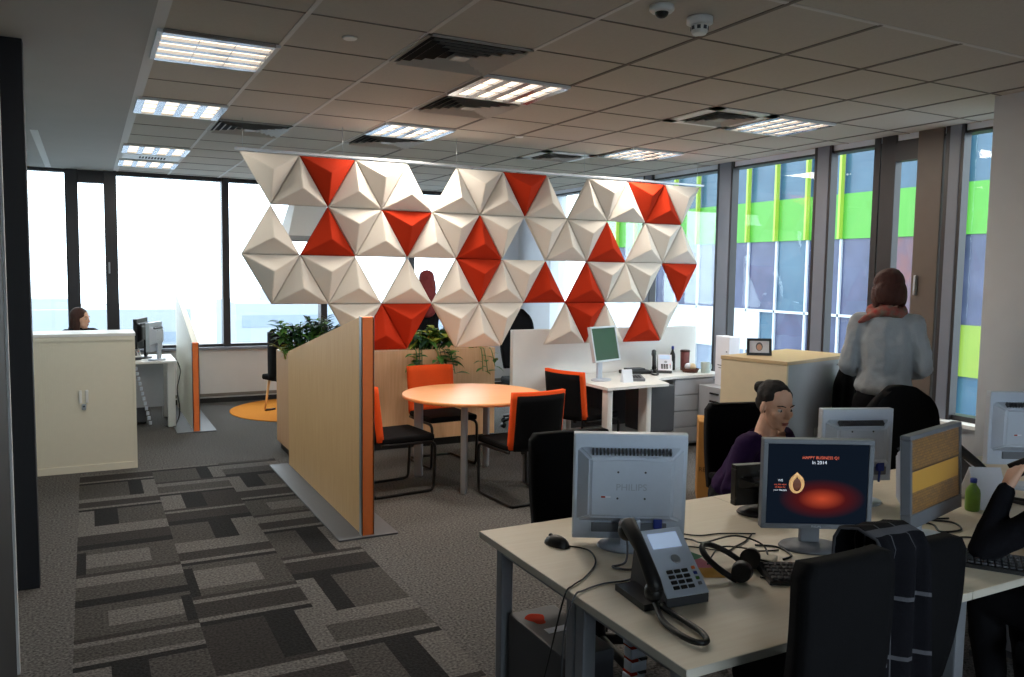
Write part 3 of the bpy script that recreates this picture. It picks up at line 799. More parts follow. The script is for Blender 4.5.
# D: yellow spreadsheet, wide screen
def sheet_mat():
    m = mat('screen_spreadsheet', (150, 112, 62), .35, emit=.12)
    t = m.node_tree; p = t.nodes['Principled BSDF']; c = t.nodes.new('ShaderNodeTexCoord'); br = t.nodes.new('ShaderNodeTexBrick')
    mp = t.nodes.new('ShaderNodeMapping'); mp.inputs['Rotation'].default_value = (pi/2, 0, 0)
    br.inputs['Scale'].default_value = 24; br.inputs['Color1'].default_value = (*lin((146, 108, 58)), 1); br.inputs['Color2'].default_value = (*lin((120, 92, 62)), 1); br.inputs['Mortar'].default_value = (*lin((96, 72, 46)), 1)
    br.inputs['Mortar Size'].default_value = .02
    t.links.new(c.outputs['Object'], mp.inputs[0]); t.links.new(mp.outputs[0], br.inputs[0]); t.links.new(br.outputs[0], p.inputs['Base Color']); t.links.new(br.outputs[0], p.inputs['Emission Color'])
    return m
o, Mt, _ = monitor('monitor', 'wide silver monitor with a yellow spreadsheet on screen', (2.86, 1.96, DZ), yaw_to((.24, -.97)), .49, .345, .095, R(-3), 'greyplast', sheet_mat(), 'mgrey', chin=.035, back='')
m = MB(); m.b2((-.23, -.0196, -.04), (.22, -.0192, .035), mat('screen_yellow', (190, 146, 62), .35, emit=.12)); m.b2((-.235, -.0198, .037), (.235, -.0193, .042), mat('screen_brown_line', (80, 58, 44), .4)); m.xf(Mt).build('screen_image', o)
# E: far right back view
monitor('monitor', 'silver monitor seen from behind at the right edge of the picture', (4.07, 2.28, DZ), yaw_to((.48, .88)), .42, .36, .11, 0)
# black small monitor in front of the purple woman (seen from behind)
monitor('monitor', 'small black monitor seen from behind in front of the woman in purple', (2.555, 2.53, DZ), yaw_to((.2, .98)), .27, .175, .035, 0, 'black', SCR_BLACK, 'black', back='')
# corner desk and far left desk screens
monitor('monitor', 'monitor with a dark green screen on the white corner desk', (4.35, 6.40, DZ), yaw_to((.36, -.93)), .42, .34, .18, R(-12), 'greyplast', mat('screen_green', (38, 66, 52), .25), 'silver_hi', back='')
monitor('monitor', 'black monitor on the far left desk behind the white cupboard', (.52, 10.0, DZ), yaw_to((-.95, .3)), .45, .33, .12, 0, 'black', SCR_BLACK, 'black', back='')
monitor('monitor', 'narrow silver monitor turned side on at the end of the far left desk', (.64, 9.72, DZ), yaw_to((-.9, .45)), .34, .32, .10, 0, back='')

# ------------------------------------------------------------------ bench desk
def bench(x0, x1, label):
    o = thing('bench_desk', label, 'desk', ((x0+x1)/2, 0, 0), 0, 'pale topped bench desks')
    a = (x1-x0)/2
    m = MB(); m.b2((-a, 1.56, .715), (a, 2.80, .74), 'desk'); m.b2((-a-.0, 1.558, .714), (a, 1.562, .739), 'deskedge'); m.b2((-a-.002, 1.558, .714), (-a+.002, 2.802, .739), 'deskedge'); m.build('desk_top', o)
    for s in (-1, 1):
        for y in (1.66, 2.14, 2.20, 2.72):
            m = MB(); m.b2((s*(a-.07)-.025, y-.025, 0), (s*(a-.07)+.025, y+.025, .69), 'grey', .008); m.b2((s*(a-.07)-.03, y-.03, 0), (s*(a-.07)+.03, y+.03, .03), 'dgrey', .004); m.build('leg', o)
    m = MB()
    for s in (-1, 1): m.b2((s*(a-.07)-.02, 1.64, .665), (s*(a-.07)+.02, 2.74, .715), 'grey', .004)
    for y in (1.95, 2.45): m.b2((-a+.09, y-.02, .67), (a-.09, y+.02, .71), 'grey', .004)
    m.build('frame', o)
    return o
bench(1.34, 2.52, 'pale bench desk with the silver monitor and the desk phone')
bench(2.525, 3.705, 'pale bench desk below the yellow spreadsheet monitor')
bench(3.71, 4.89, 'pale bench desk at the right edge below the white column')

def desk_phone(label, loc, rotz, group='desk phones', face='greyplast', s=1.0):
    # local: user at -Y, body slopes up to +Y
    o = thing('desk_phone', label, 'telephone', loc, rotz, group)
    m = MB(); m.prism([(-.11, .004), (.10, .004), (.075, .17), (.06, .178), (-.11, .03)], 'x', -.055, .088, 'dgrey')
    m.prism([(-.10, 0), (.07, 0), (.07, .02), (-.10, .02)], 'x', -.125, .08, 'black'); m.build('body', o)
    sl = math.atan2(.148, .17)
    F = Matrix.Translation((.016, -.025, .104)) @ Matrix.Rotation(sl, 4, 'X')
    m = MB(); m.b2((-.071, -.112, 0), (.073, .112, .006), face, .003); m.xf(F).build('face_plate', o)
    m = MB(); m.b2((-.05, .045, .006), (.05, .095, .009), mat('phone_display', (186, 206, 236), .3, emit=.35)); m.xf(F).build('display', o)
    for r_ in range(4):
        for c in range(3):
            m = MB(); m.box((-.03+c*.026, -.045-r_*.017+.01, .0085), (.02, .011, .005), 'black', .002); m.xf(F).build('key', o)
    for c, mm in enumerate(('orangeedge', 'blue', 'leaf', 'mgrey')):
        m = MB(); m.box((.054, -.03-c*.017, .008), (.012, .01, .004), mm, .002); m.xf(F).build('function_key', o)
    m = MB(); m.lathe([(.014, .006), (.016, .008), (.012, .01)], 'alu', (.01, .005, 0), 16); m.xf(F).build('navigation_key', o)
    h = MB(); P = [V((-.095, .075, .20)), V((-.095, .05, .21)), V((-.095, -.03, .155)), V((-.095, -.10, .085)), V((-.095, -.12, .06))]
    h.tube(P, [.02, .025, .019, .022, .02], 'black', 12, sub=1)
    h.ell((-.095, .06, .185), (.026, .03, .03), 'black'); h.ell((-.095, -.10, .055), (.026, .03, .03), 'black'); h.xf(Matrix.Scale(1, 4)); h.build('handset', o)
    m = MB(); P = [V((-.10, -.12, .03)), V((-.12, -.19, .012)), V((-.125, -.28, .012)), V((-.11, -.335, .012)), V((-.08, -.34, .012)), V((-.062, -.29, .012)), V((-.065, -.21, .012)), V((-.07, -.14, .012)), V((-.07, -.105, .014))]
    m.tube(P, .0085, 'black', 8, sub=6); m.build('cord', o)
    if s != 1: o.scale = (s, s, s)
    return o
desk_phone('large grey desk phone with black handset beside the silver monitor', (1.60, 1.99, DZ), R(-6), face='greyplast', s=1.05)
desk_phone('black desk phone with white face on the white corner desk', (5.32, 6.72, DZ), R(-35), face='paper')
desk_phone('grey desk phone with a white card at the right edge of the desk', (3.74, 2.34, DZ), R(20), face='paper')

def headset():
    o = thing('headset', 'black headset lying on the desk right of the big phone', 'headset', (1.95, 2.0, DZ), R(35))
    M = Matrix.Translation((0, 0, .012)) @ Matrix.Rotation(R(-72), 4, 'X')
    m = MB(); P = [V((.085*cos(a), 0, .02+.105*sin(a))) for a in [pi*k/12 for k in range(13)]]
    P = [V((.08, 0, -.03))]+P+[V((-.08, 0, -.03))]
    m.tube(P, .0105, 'black', 8); m.xf(Matrix.Translation((0, .03, .018)) @ Matrix.Rotation(R(-62), 4, 'X')); m.build('headband', o)
    for s in (-1, 1):
        m = MB(); m.cyl((s*.062, -.01, .036), (s*.098, -.01, .036), .035, 'black', .03, 24); m.build('ear_cup', o)
    m = MB(); m.tube([(.09, -.02, .03), (.11, -.07, .02), (.08, -.12, .012), (.03, -.13, .010)], .0035, 'black', 6, sub=4); m.ell((.025, -.13, .01), (.014, .008, .008), 'black'); m.build('microphone', o)
headset()
def keyboard(label, loc, rotz):
    o = thing('keyboard', label, 'keyboard', loc, rotz, 'black keyboards')
    m = MB(); m.prism([(-.075, 0), (.075, 0), (.075, .026), (-.075, .014)], 'x', -.22, .22, 'black'); m.build('case', o)
    m = MB(); sl = math.atan2(.012, .15)
    for r_ in range(5):
        for c in range(20):
            m.box((-.2+c*.021, -.055+r_*.026, .0235+(-.055+r_*.026)*sl), (.017, .021, .008), 'dgrey', .002, seg=1)
    tag(m.build('keycaps', o), kind='stuff')
keyboard('black keyboard in front of the red screen', (2.19, 1.85, DZ), R(-28))
keyboard('black keyboard under the yellow spreadsheet monitor', (2.83, 1.68, DZ), R(-55))
def mouse(label, loc, rotz, m_='black'):
    o = thing('computer_mouse', label, 'mouse', loc, rotz)
    m = MB(); vs = m.ell((0, 0, .0), (.032, .056, .038), m_)
    bmesh.ops.bisect_plane(m.bm, geom=list(m.bm.verts)+list(m.bm.edges)+list(m.bm.faces), plane_co=(0, 0, 0), plane_no=(0, 0, -1), clear_outer=True)
    bmesh.ops.holes_fill(m.bm, edges=[e for e in m.bm.edges if e.is_boundary]); m.build('body', o)
    m = MB(); m.cyl((-.004, .03, .03), (.004, .03, .03), .008, 'dgrey', n=12); m.build('wheel', o)
    return o
mouse('black mouse near the left edge of the bench desk', (1.53, 2.53, DZ), R(20))
mouse('black mouse under the hand of the woman in purple', (2.72, 2.70, DZ), R(170))
def cable(name, label, pts, r=.003, m_='black', cat='cable'):
    m = MB(); m.tube([V(p) for p in pts], r, m_, 6, sub=8); return tag(m.build(name), label, cat, 'desk cables')
Z1 = DZ+.004
cable('mouse_cable', 'thin cable from the black mouse curling over the desk edge', [(1.56, 2.49, Z1), (1.60, 2.42, Z1), (1.55, 2.30, Z1), (1.44, 2.2, Z1), (1.37, 2.16, Z1), (1.325, 2.14, .72), (1.31, 2.2, .5), (1.32, 2.3, .25), (1.36, 2.36, .1)])
cable('phone_cable', 'grey cable running from the phone towards the desk edge', [(1.62, 2.14, Z1), (1.55, 2.12, Z1), (1.47, 2.13, Z1), (1.38, 2.11, Z1), (1.33, 2.09, .735), (1.30, 2.1, .6), (1.31, 2.12, .3), (1.33, 2.12, .15)], .003, 'dgrey')
cable('monitor_cable', 'pale grey cable hanging from the back of the silver monitor', [(1.71, 2.37, .85), (1.69, 2.31, .80), (1.65, 2.26, Z1+.002), (1.58, 2.24, Z1+.002), (1.62, 2.19, Z1+.002), (1.7, 2.2, Z1+.002)], .004, 'mgrey')
cable('desk_cable', 'black cable looping behind the headset', [(1.84, 2.25, Z1), (1.95, 2.3, Z1), (2.05, 2.2, Z1), (2.12, 2.22, Z1), (2.2, 2.25, Z1), (2.28, 2.3, Z1)])
cable('headset_cable', 'black cable from the headset to the keyboard', [(1.98, 1.95, Z1), (2.02, 1.86, Z1), (2.08, 1.78, Z1), (2.15, 1.72, Z1), (2.2, 1.66, Z1)])
cable('thin_cable', 'thin black cable arching left of the red screen', [(1.9, 2.12, Z1), (2.0, 2.17, Z1+.03), (2.08, 2.12, Z1+.03), (2.15, 2.15, Z1), (2.24, 2.12, Z1)])
cable('screen_cable', 'black cable below the red screen', [(2.2, 2.2, Z1), (2.26, 2.15, Z1), (2.24, 2.06, Z1), (2.18, 2.04, Z1)], .004)
cable('spare_cable', 'tangle of black cable right of the yellow monitor', [(3.0, 2.15, Z1), (3.06, 2.08, Z1), (3.0, 2.0, Z1), (3.1, 1.98, Z1), (3.16, 2.06, Z1), (3.08, 2.14, Z1), (3.2, 2.1, Z1)], .004)
cable('looped_cable', 'black cable looping over the desk between the headset and the silver monitor', [(1.95, 2.42, Z1), (2.02, 2.36, Z1), (2.0, 2.26, Z1+.02), (2.1, 2.2, Z1+.05), (2.16, 2.12, Z1+.03), (2.1, 2.04, Z1), (2.02, 2.02, Z1)], .0035)
cable('long_cable', 'thin black cable running from behind the silver monitor to the red screen', [(1.9, 2.5, Z1), (2.0, 2.46, Z1), (2.08, 2.38, Z1), (2.18, 2.36, Z1), (2.3, 2.3, Z1)], .003)
cable('right_cable', 'black cable running along the desk below the yellow monitor', [(2.62, 2.0, Z1), (2.72, 1.86, Z1), (2.85, 1.86, Z1), (3.0, 1.92, Z1), (3.1, 1.86, Z1), (3.2, 1.9, Z1)], .004)
for k, (x, y, a, mm, lab) in enumerate(((1.90, 2.22, 20, mat('note_green', (60, 130, 96), .8), 'small green sticky note beside the desk phone'), (1.88, 2.13, 5, mat('note_pink', (214, 120, 140), .8), 'small pink sticky note beside the headset'), (1.86, 2.05, -25, mat('note_yellow', (228, 166, 60), .8), 'small yellow sticky note right of the desk phone'))):
    m = MB(); m.grid(lambda u, v: ((u-.5)*.076, (v-.5)*.076, .001+.006*v*v), 1, 5, mm); m.bm.faces.ensure_lookup_table()
    tag(m.build('sticky_note', loc=(x, y, DZ), rotz=R(a)), lab, 'sticky note', 'sticky notes by the phone')
m = MB(); m.b2((-.035, -.03, 0), (.035, .03, .018), 'whitewarm', .005); tag(m.build('eraser', loc=(2.12, 2.06, DZ), rotz=R(30)), 'small cream block lying behind the black keyboard', 'eraser')
# right part of the desk
def bottle(name, label, loc, h, r_, body, cap):
    o = thing(name, label, 'bottle', loc)
    m = MB(); m.lathe([(r_*.9, 0), (r_, .01), (r_, h*.55), (r_*.9, h*.66), (r_*.42, h*.8), (r_*.4, h*.86)], body, n=24); m.build('body', o)
    m = MB(); m.lathe([(r_*.46, h*.86), (r_*.46, h*.98), (r_*.3, h)], cap, n=20); m.build('cap', o)
bottle('drink_bottle', 'small green bottle with blue cap right of the yellow monitor', (3.42, 2.14, DZ), .145, .03, mat('bottle_green', (120, 160, 60), .3, var=.2, scale=30), 'blue')
o = thing('tent_card', 'white folded card standing near the right edge of the desk', 'card', (3.56, 2.18, DZ), R(-30))
m = MB(); m.prism([(-.10, 0), (-.095, 0), (0, .162), (.095, 0), (.10, 0), (0, .17)], 'x', -.07, .07, 'paper'); m.build('card', o)
m = MB(); m.box((0, 0, .004), (.12, .30, .008), 'mgrey', .002); tag(m.build('paper_tray', loc=(3.25, 1.74, DZ), rotz=R(-60)), 'thin pale tray lying near the elbow of the person at right', 'tray')

# ------------------------------------------------------------------ under the desk
o = thing('computer_tower', 'dark grey computer tower with an orange sticker under the bench desk', 'computer', (1.50, 2.46, 0))
m = MB(); m.b2((-.1, -.215, .015), (.1, .2, .45), 'dgrey', .006); m.build('case', o)
m = MB(); m.b2((-.095, .2, .02), (.095, .212, .445), 'black', .004); m.build('front_panel', o)
m = MB()
for x in (-.08, .08):
    for y in (-.2, .2): m.cyl((x, y, 0), (x, y, .016), .015, 'black', n=12)
m.build('foot', o)
m = MB(); m.poly([(-.03+.035*cos(a)*(1+.3*sin(3*a)), .11+.05*sin(a), .4508) for a in [2*pi*k/14 for k in range(14)]], 'felto'); m.build('sticker', o)
m = MB(); m.b2((-.05, -.02, .45), (.05, .02, .451), 'paper'); m.build('label', o)
o = thing('cable_spine', 'white jointed cable spine with red clips under the bench desk', 'cable spine', (1.78, 2.44, 0))
m = MB()
for k in range(12):
    z = .02+k*.053; x = .06*sin(k*.35); 
    m.box((x, 0, z+.02), (.075, .05, .042), 'greyplast', .006, Matrix.Rotation(.1*cos(k*.35), 3, 'Y'))
m.build('links', o)
for k in range(11):
    m = MB(); z = .02+k*.053+.046; x = .06*sin(k*.35+.17); m.box((x-.02, 0, z), (.03, .056, .01), 'felto', .002); m.box((x+.022, 0, z), (.03, .056, .01), 'black', .002); m.build('clip', o)

# ------------------------------------------------------------------ office chairs
def office_chair(label, loc, rotz, top=1.0, bw=.46, arms=True, square=False, fab='blackfab', seat_z=.47, group='black office chairs', star=.3):
    # faces +Y
    o = thing('office_chair', label, 'office chair', loc, rotz, group)
    m = MB(); m.box((0, .0, seat_z-.035), (min(.44, bw+.05), .46, .08), fab, .035, seg=4); m.build('seat', o)
    zb = seat_z+.09
    m = MB(); n, k = 14, 14
    def prof(v):
        if square: return 1-.16*(1-v)*0+.0-(.10*(max(0, v-.93)/.07)**2)
        return (.86+.18*sin(pi*min(1, v*1.05)))*math.sqrt(max(.0, 1-max(0, (v-.72)/.28)**2.4*.75))
    def pt(u, v, off):
        x = (u-.5)*bw*prof(v); z = zb+(top-zb)*v-(.0 if square else .03*(2*u-1)**4*v)
        y = -.235-.05*v-.02*sin(pi*v)-(.008 if square else .03)*(1-(2*u-1)**2)
        return V((x, y+off, z))
    A = [[m.bm.verts.new(pt(i/n, j/k, .028)) for j in range(k+1)] for i in range(n+1)]
    B = [[m.bm.verts.new(pt(i/n, j/k, -.028)) for j in range(k+1)] for i in range(n+1)]
    fs = []
    for i in range(n):
        for j in range(k):
            fs += [m.bm.faces.new((A[i][j], A[i+1][j], A[i+1][j+1], A[i][j+1])), m.bm.faces.new((B[i][j], B[i][j+1], B[i+1][j+1], B[i+1][j]))]
    for i in range(n):
        fs += [m.bm.faces.new((A[i][0], B[i][0], B[i+1][0], A[i+1][0])), m.bm.faces.new((A[i][k], A[i+1][k], B[i+1][k], B[i][k]))]
    for j in range(k):
        fs += [m.bm.faces.new((A[0][j], A[0][j+1], B[0][j+1], B[0][j])), m.bm.faces.new((A[n][j], B[n][j], B[n][j+1], A[n][j+1]))]
    m._fin(fs, fab, True)
    es = [e for e in m.bm.edges if len(e.link_faces) == 2 and e.calc_face_angle(0) > 1.0]
    bmesh.ops.bevel(m.bm, geom=es, offset=.016, segments=3, affect='EDGES'); m.build('backrest', o)
    m = MB(); m.box((0, -.29, seat_z+.06), (.07, .03, .34), 'black', .008); m.box((0, -.16, seat_z-.085), (.06, .28, .03), 'black', .006); m.build('back_support', o)
    m = MB(); m.cyl((0, 0, .1), (0, 0, seat_z-.11), .03, 'blackmet'); m.cyl((0, 0, .22), (0, 0, seat_z-.075), .045, 'black'); m.build('column', o)
    m = MB()
    for q in range(5):
        a = 2*pi*q/5+star; M = Matrix.Rotation(a, 3, 'Z')
        pts = [M @ V(p) for p in ((.03, 0, .115), (.16, 0, .105), (.29, 0, .075))]
        m.tube(pts, [.028, .022, .015], 'black', 8)
    m.build('base', o)
    for q in range(5):
        a = 2*pi*q/5+star; M = Matrix.Rotation(a, 3, 'Z'); p = M @ V((.285, 0, .027)); d = M @ V((0, .022, 0))
        m = MB(); m.cyl(p-d, p+d, .027, 'black', n=16); m.cyl(p+V((0, 0, .02)), p+V((0, 0, .06)), .008, 'black', n=8); m.build('caster', o)
    if arms:
        for s in (-1, 1):
            m = MB(); m.box((s*.275, .02, seat_z+.20), (.075, .25, .035), fab, .015, seg=3); a = m.build('armrest', o)
            m = MB(); m.tube([(s*.2, 0, seat_z-.07), (s*.265, 0, seat_z-.05), (s*.275, 0, seat_z+.02), (s*.275, 0, seat_z+.185)], .014, 'black', 8, sub=3); m.build('arm_post', o)
    return o
office_chair('black square backed office chair behind the silver monitor at left', (2.0, 2.93, 0), R(180-2), 1.01, .42, False, True)
office_chair('black office chair the woman in purple sits on', (3.25, 3.16, 0), R(180-14), 1.03, .48, True, True)
office_chair('black round topped office chair behind the standing woman', (4.12, 2.76, 0), R(180-5), 1.135, .56, False, False)
office_chair('black high backed office chair nearest the camera, in front of the red screen', (1.61, 1.60, 0), R(0), 1.08, .30, False, True, star=.93)
office_chair('black high backed office chair with a checked scarf over its side', (2.08, 1.74, 0), R(-3), 1.005, .37, False, True)
office_chair('black office chair seen behind the low white divider', (4.43, 8.12, 0), R(170), 1.34, .40, False, False, seat_z=.55)
# ------------------------------------------------------------------ scarf
def plaid():
    m = mat('plaid', (20, 20, 25), .95, bump=.2, scale=200, spec=.1); t = m.node_tree; p = t.nodes['Principled BSDF']
    c = t.nodes.new('ShaderNodeUVMap'); s = t.nodes.new('ShaderNodeSeparateXYZ'); t.links.new(c.outputs[0], s.inputs[0])
    outs = []
    for ax, per, wd in ((0, 3.0, .07), (1, 6.0, .07)):
        mu = t.nodes.new('ShaderNodeMath'); mu.operation = 'MULTIPLY'; mu.inputs[1].default_value = per
        fr = t.nodes.new('ShaderNodeMath'); fr.operation = 'FRACT'; lt = t.nodes.new('ShaderNodeMath'); lt.operation = 'LESS_THAN'; lt.inputs[1].default_value = wd
        t.links.new(s.outputs[ax], mu.inputs[0]); t.links.new(mu.outputs[0], fr.inputs[0]); t.links.new(fr.outputs[0], lt.inputs[0]); outs.append(lt)
    ad = t.nodes.new('ShaderNodeMath'); ad.operation = 'ADD'; t.links.new(outs[0].outputs[0], ad.inputs[0]); t.links.new(outs[1].outputs[0], ad.inputs[1])
    rp = t.nodes.new('ShaderNodeValToRGB'); rp.color_ramp.elements[0].color = (*lin((20, 20, 25)), 1); rp.color_ramp.elements[1].color = (*lin((84, 84, 90)), 1)
    t.links.new(ad.outputs[0], rp.inputs[0]); t.links.new(rp.outputs[0], p.inputs['Base Color'])
    return m
def scarf():
    m = MB(); nu, nv = 14, 44; W = .17; mm = plaid()
    uv = m.bm.loops.layers.uv.new('UVMap')
    def pt(u, v):
        x = (u-.5)*W*(1+.25*v); fold = .018*sin(u*13+v*2)
        if v < .12: a = v/.12; y = .06-.0*a; z = 1.0-.16*(1-a)+.06*a-.0; z = .92+.16*a; y = .075
        elif v < .2: a = (v-.12)/.08*pi; y = .075*cos(a); z = 1.08+.035*sin(a)
        else: a = (v-.2)/.8; y = -.075-.02*a; z = 1.08-.78*a
        return V((x, y+fold*(1 if y > 0 else -1)*min(1, abs(v-.16)*12), z))
    g = m.grid(lambda u, v: pt(u, v), nu, nv, mm)
    for f in m.bm.faces:
        pass
    idx = {}
    for i in range(nu+1):
        for j in range(nv+1): idx[g[i][j]] = (i/nu, j/nv)
    for f in m.bm.faces:
        for l in f.loops: l[uv].uv = idx[l.vert]
    o = m.build('checked_scarf', loc=(1.93, 1.46, -.05), rotz=R(-3), fix=False)
    s = o.modifiers.new('thickness', 'SOLIDIFY'); s.thickness = .008
    return tag(o, 'dark checked scarf hanging over the side of a black office chair', 'scarf')
scarf()

# ------------------------------------------------------------------ cupboards
def cupboard(name, label, x0, x1, y0, y1, h, body, top, ribs=True, side=None):
    o = thing(name, label, 'cupboard', ((x0+x1)/2, (y0+y1)/2, 0)); a, b = (x1-x0)/2, (y1-y0)/2
    m = MB(); m.b2((-a, -b, .03), (-a+.02, b, h-.025), side or body); m.b2((a-.02, -b, .03), (a, b, h-.025), body); m.b2((-a+.02, b-.02, .03), (a-.02, b, h-.025), body); m.b2((-a, -b, .0), (a, b, .03), body); m.b2((-a+.02, -b, .03), (a-.02, -b+.02, .06), body); m.b2((-a+.02, -b, h-.06), (a-.02, -b+.02, h-.025), body); m.build('body', o)
    m = MB(); m.b2((-a-.005, -b-.005, h-.025), (a+.005, b+.005, h), top, .003); m.build('top_board', o)
    # ribbed roller shutter
    m = MB(); n = 40; pts = []
    m.b2((-a+.02, -b+.012, .06), (a-.02, -b+.025, h-.06), body)
    for k in range(n if ribs else 0):
        x = -a+.02+(k+.5)*(2*a-.04)/n; m.b2((x-(2*a-.04)/n*.42, -b+.009, .06), (x+(2*a-.04)/n*.42, -b+.0125, h-.06), body)
    s = m.build('shutter', o)
    for dx in (-.025, .025):
        m = MB(); m.box((dx, -b+.0, h*.55), (.022, .018, .11), 'white', .004); m.build('handle', s)
    m = MB(); m.box((.0, -b+.002, h*.475), (.034, .014, .05), 'alu', .004); m.cyl((0, -b-.006, h*.48), (0, -b-.002, h*.48), .009, 'dgrey', n=14); m.build('lock', s)
    return o
cupboard('roller_cupboard', 'white roller shutter cupboard in front of the far left desk', -.46, .35, 7.72, 8.16, 1.19, 'whitewarm', 'white')
cupboard('low_cupboard', 'cream cupboard with a tan top behind the woman in purple', 3.96, 4.84, 3.91, 4.41, 1.2, 'greypanel', mat('tan_top', (206, 178, 138), .45, var=.04, scale=20), ribs=False, side='cream').rotation_euler = (0, 0, R(14))
# black coat hanging on a hook at the front of the cupboard
def coat():
    o = thing('coat', 'black coat hanging in front of the tan topped cupboard', 'coat', (4.69, 3.955, 0), R(14))
    m = MB(); n = 28; k = 20
    rows = []
    for j in range(k+1):
        v = j/k; z = 1.16-.66*v; wd = .06+.10*min(1, v*5)**.6+.02*v; dp = .035+.03*min(1, v*4)
        rows.append([m.bm.verts.new((wd*cos(2*pi*i/n)*(1+.05*sin(i*2.1+v*3)), -.075+dp*sin(2*pi*i/n)*(1+.3*sin(i*1.7+v*2)), z)) for i in range(n)])
    for p, q in zip(rows, rows[1:]): m._fin([m.bm.faces.new((p[i], p[(i+1) % n], q[(i+1) % n], q[i])) for i in range(n)], 'blackfab', True)
    m._fin([m.bm.faces.new(rows[0][::-1]), m.bm.faces.new(rows[-1])], 'blackfab'); m.build('cloth', o)
    m = MB(); m.tube([(0, .013, 1.14), (0, -.07, 1.135), (0, -.075, 1.17)], .006, 'alu', 8); m.build('hook', o)
coat()
o = thing('cardboard_box', 'tall cardboard box standing behind the bench desk by the purple woman', 'box', (4.42, 4.80, 0), R(-38))
m = MB(); m.b2((-.2, -.15, 0), (.2, .15, .62), 'card', .003); m.build('body', o)
for s in (-1, 1):
    m = MB(); m.box((0, s*.075, .624), (.4, .146, .005), 'card', rot=Matrix.Rotation(0, 3, 'X')); m.build('flap', o)
text('RECYCLE', .05, 'cardink', o, face_M((-.192, -.1515, .25)), 'lettering', 'LEFT')

# window sill things by the corner desk
o = thing('document_box', 'white paper box standing on the low grey cabinet right of the corner desk', 'box', (5.74, 6.22, .645), R(-12))
m = MB(); m.b2((-.06, -.13, 0), (.06, .13, .50), 'paper', .003); m.build('body', o)
m = MB(); m.b2((-.062, -.08, .2), (-.06, .08, .207), 'ink'); m.b2((-.062, -.1, .345), (-.06, -.075, .355), 'ink'); m.b2((-.062, -.04, .175), (-.06, .06, .18), 'ink'); m.build('print', o)
o = thing('picture_frame', 'small dark picture frame with a face sketch on top of the tan cupboard', 'picture frame', (4.17, 4.2, 1.2), R(-34))
m = MB()
for a, b in (((-.085, 0), (.085, .018)), ((-.085, .102), (.085, .12)), ((-.085, .018), (-.068, .102)), ((.068, .018), (.085, .102))): m.b2((a[0], -.008, a[1]), (b[0], .01, b[1]), 'black', .002)
m.xf(Matrix.Rotation(R(-8), 4, 'X')).build('frame', o)
m = MB(); m.b2((-.07, .0, .016), (.07, .006, .104), 'paper'); m.xf(Matrix.Rotation(R(-8), 4, 'X')); m.build('picture', o)
m = MB(); m.ell((0, -.001, .062), (.024, .001, .03), 'mgrey'); m.ell((0, -.0016, .058), (.018, .001, .022), 'skin'); m.xf(Matrix.Rotation(R(-8), 4, 'X')); m.build('drawing', o)
m = MB(); m.tube([(0, .01, .07), (0, .05, .004)], .004, 'black', 6); m.build('stand', o)
o = thing('low_cabinet', 'grey low cabinet with black handles under the window right of the corner desk', 'cabinet', (5.64, 6.14, 0))
m = MB(); m.b2((-.12, -.24, 0), (.2, .24, .645), 'greypanel', .004); m.build('body', o)
for z in (.5, .58):
    m = MB(); m.box((-.13, 0, z), (.02, .12, .018), 'black', .004); m.build('handle', o)
# things on the corner desk
o = thing('docking_station', 'flat black device on the white corner desk left of the phone', 'device', (4.98, 6.74, DZ), R(-8))
m = MB(); m.box((0, 0, .018), (.30, .17, .036), 'black', .01); m.build('body', o)
m = MB(); m.box((0, .02, .045), (.2, .1, .02), 'dgrey', .006); m.build('top_plate', o)
o = thing('keypad_phone', 'small grey keypad phone lying on the corner desk beside the monitor', 'device', (4.66, 6.30, DZ), R(-20))
m = MB(); m.prism([(-.09, 0), (.09, 0), (.09, .05), (-.09, .025)], 'x', -.07, .07, 'mgrey'); m.build('body', o)
m = MB()
for r_ in range(4):
    for c in range(3): m.box((-.03+c*.03, -.06+r_*.025, .034+r_*.0035), (.02, .016, .006), 'dgrey', .002)
m.build('keys', o)
m = MB(); m.prism([(-.04, 0), (.04, 0), (.01, .12), (0, .12)], 'x', -.05, .05, 'bluefilm'); tag(m.build('desk_calendar', loc=(4.50, 6.22, DZ), rotz=R(-10)), 'small pale blue desk calendar at the foot of the green monitor', 'calendar')
def mug(name, label, loc, r_, h, mm, handle=True, lid=None):
    o = thing(name, label, 'cup', loc)
    m = MB(); m.lathe([(r_*.85, 0), (r_*.9, .003), (r_, h), (r_*.88, h), (r_*.78, .01)], mm, n=24); m.build('body', o)
    if handle:
        m = MB(); m.tube([(r_*.85, 0, h*.8), (r_*1.5, 0, h*.75), (r_*1.55, 0, h*.35), (r_*.82, 0, h*.2)], .006, mm, 8, sub=4); m.build('handle', o)
    if lid: m = MB(); m.lathe([(r_*1.03, h), (r_*1.06, h+.01), (r_*.9, h+.02)], lid, n=24); m.build('lid', o)
mug('mug', 'pale grey green mug at the right end of the corner desk', (5.72, 6.52, DZ), .05, .11, mat('mug_grey_green', (168, 182, 178), .4))
mug('paper_cup', 'dark red paper cup with brown lid on the corner desk', (5.66, 6.78, DZ), .05, .2, mat('cup_red', (120, 62, 62), .5, var=.3, scale=20), False, mat('cup_lid', (66, 36, 34), .5))
bottle('sauce_bottle', 'slim dark bottle behind the paper cup on the corner desk', (5.54, 6.84, DZ), .26, .03, 'black', 'blue')
o = thing('snack_basket', 'small brown basket of wrapped snacks beside the paper cup', 'basket', (5.60, 6.62, DZ))
m = MB(); m.lathe([(.075, 0), (.095, .04), (.09, .042), (.07, .008)], mat('basket_brown', (92, 52, 40), .8, var=.3, scale=40), n=24); m.build('basket', o)
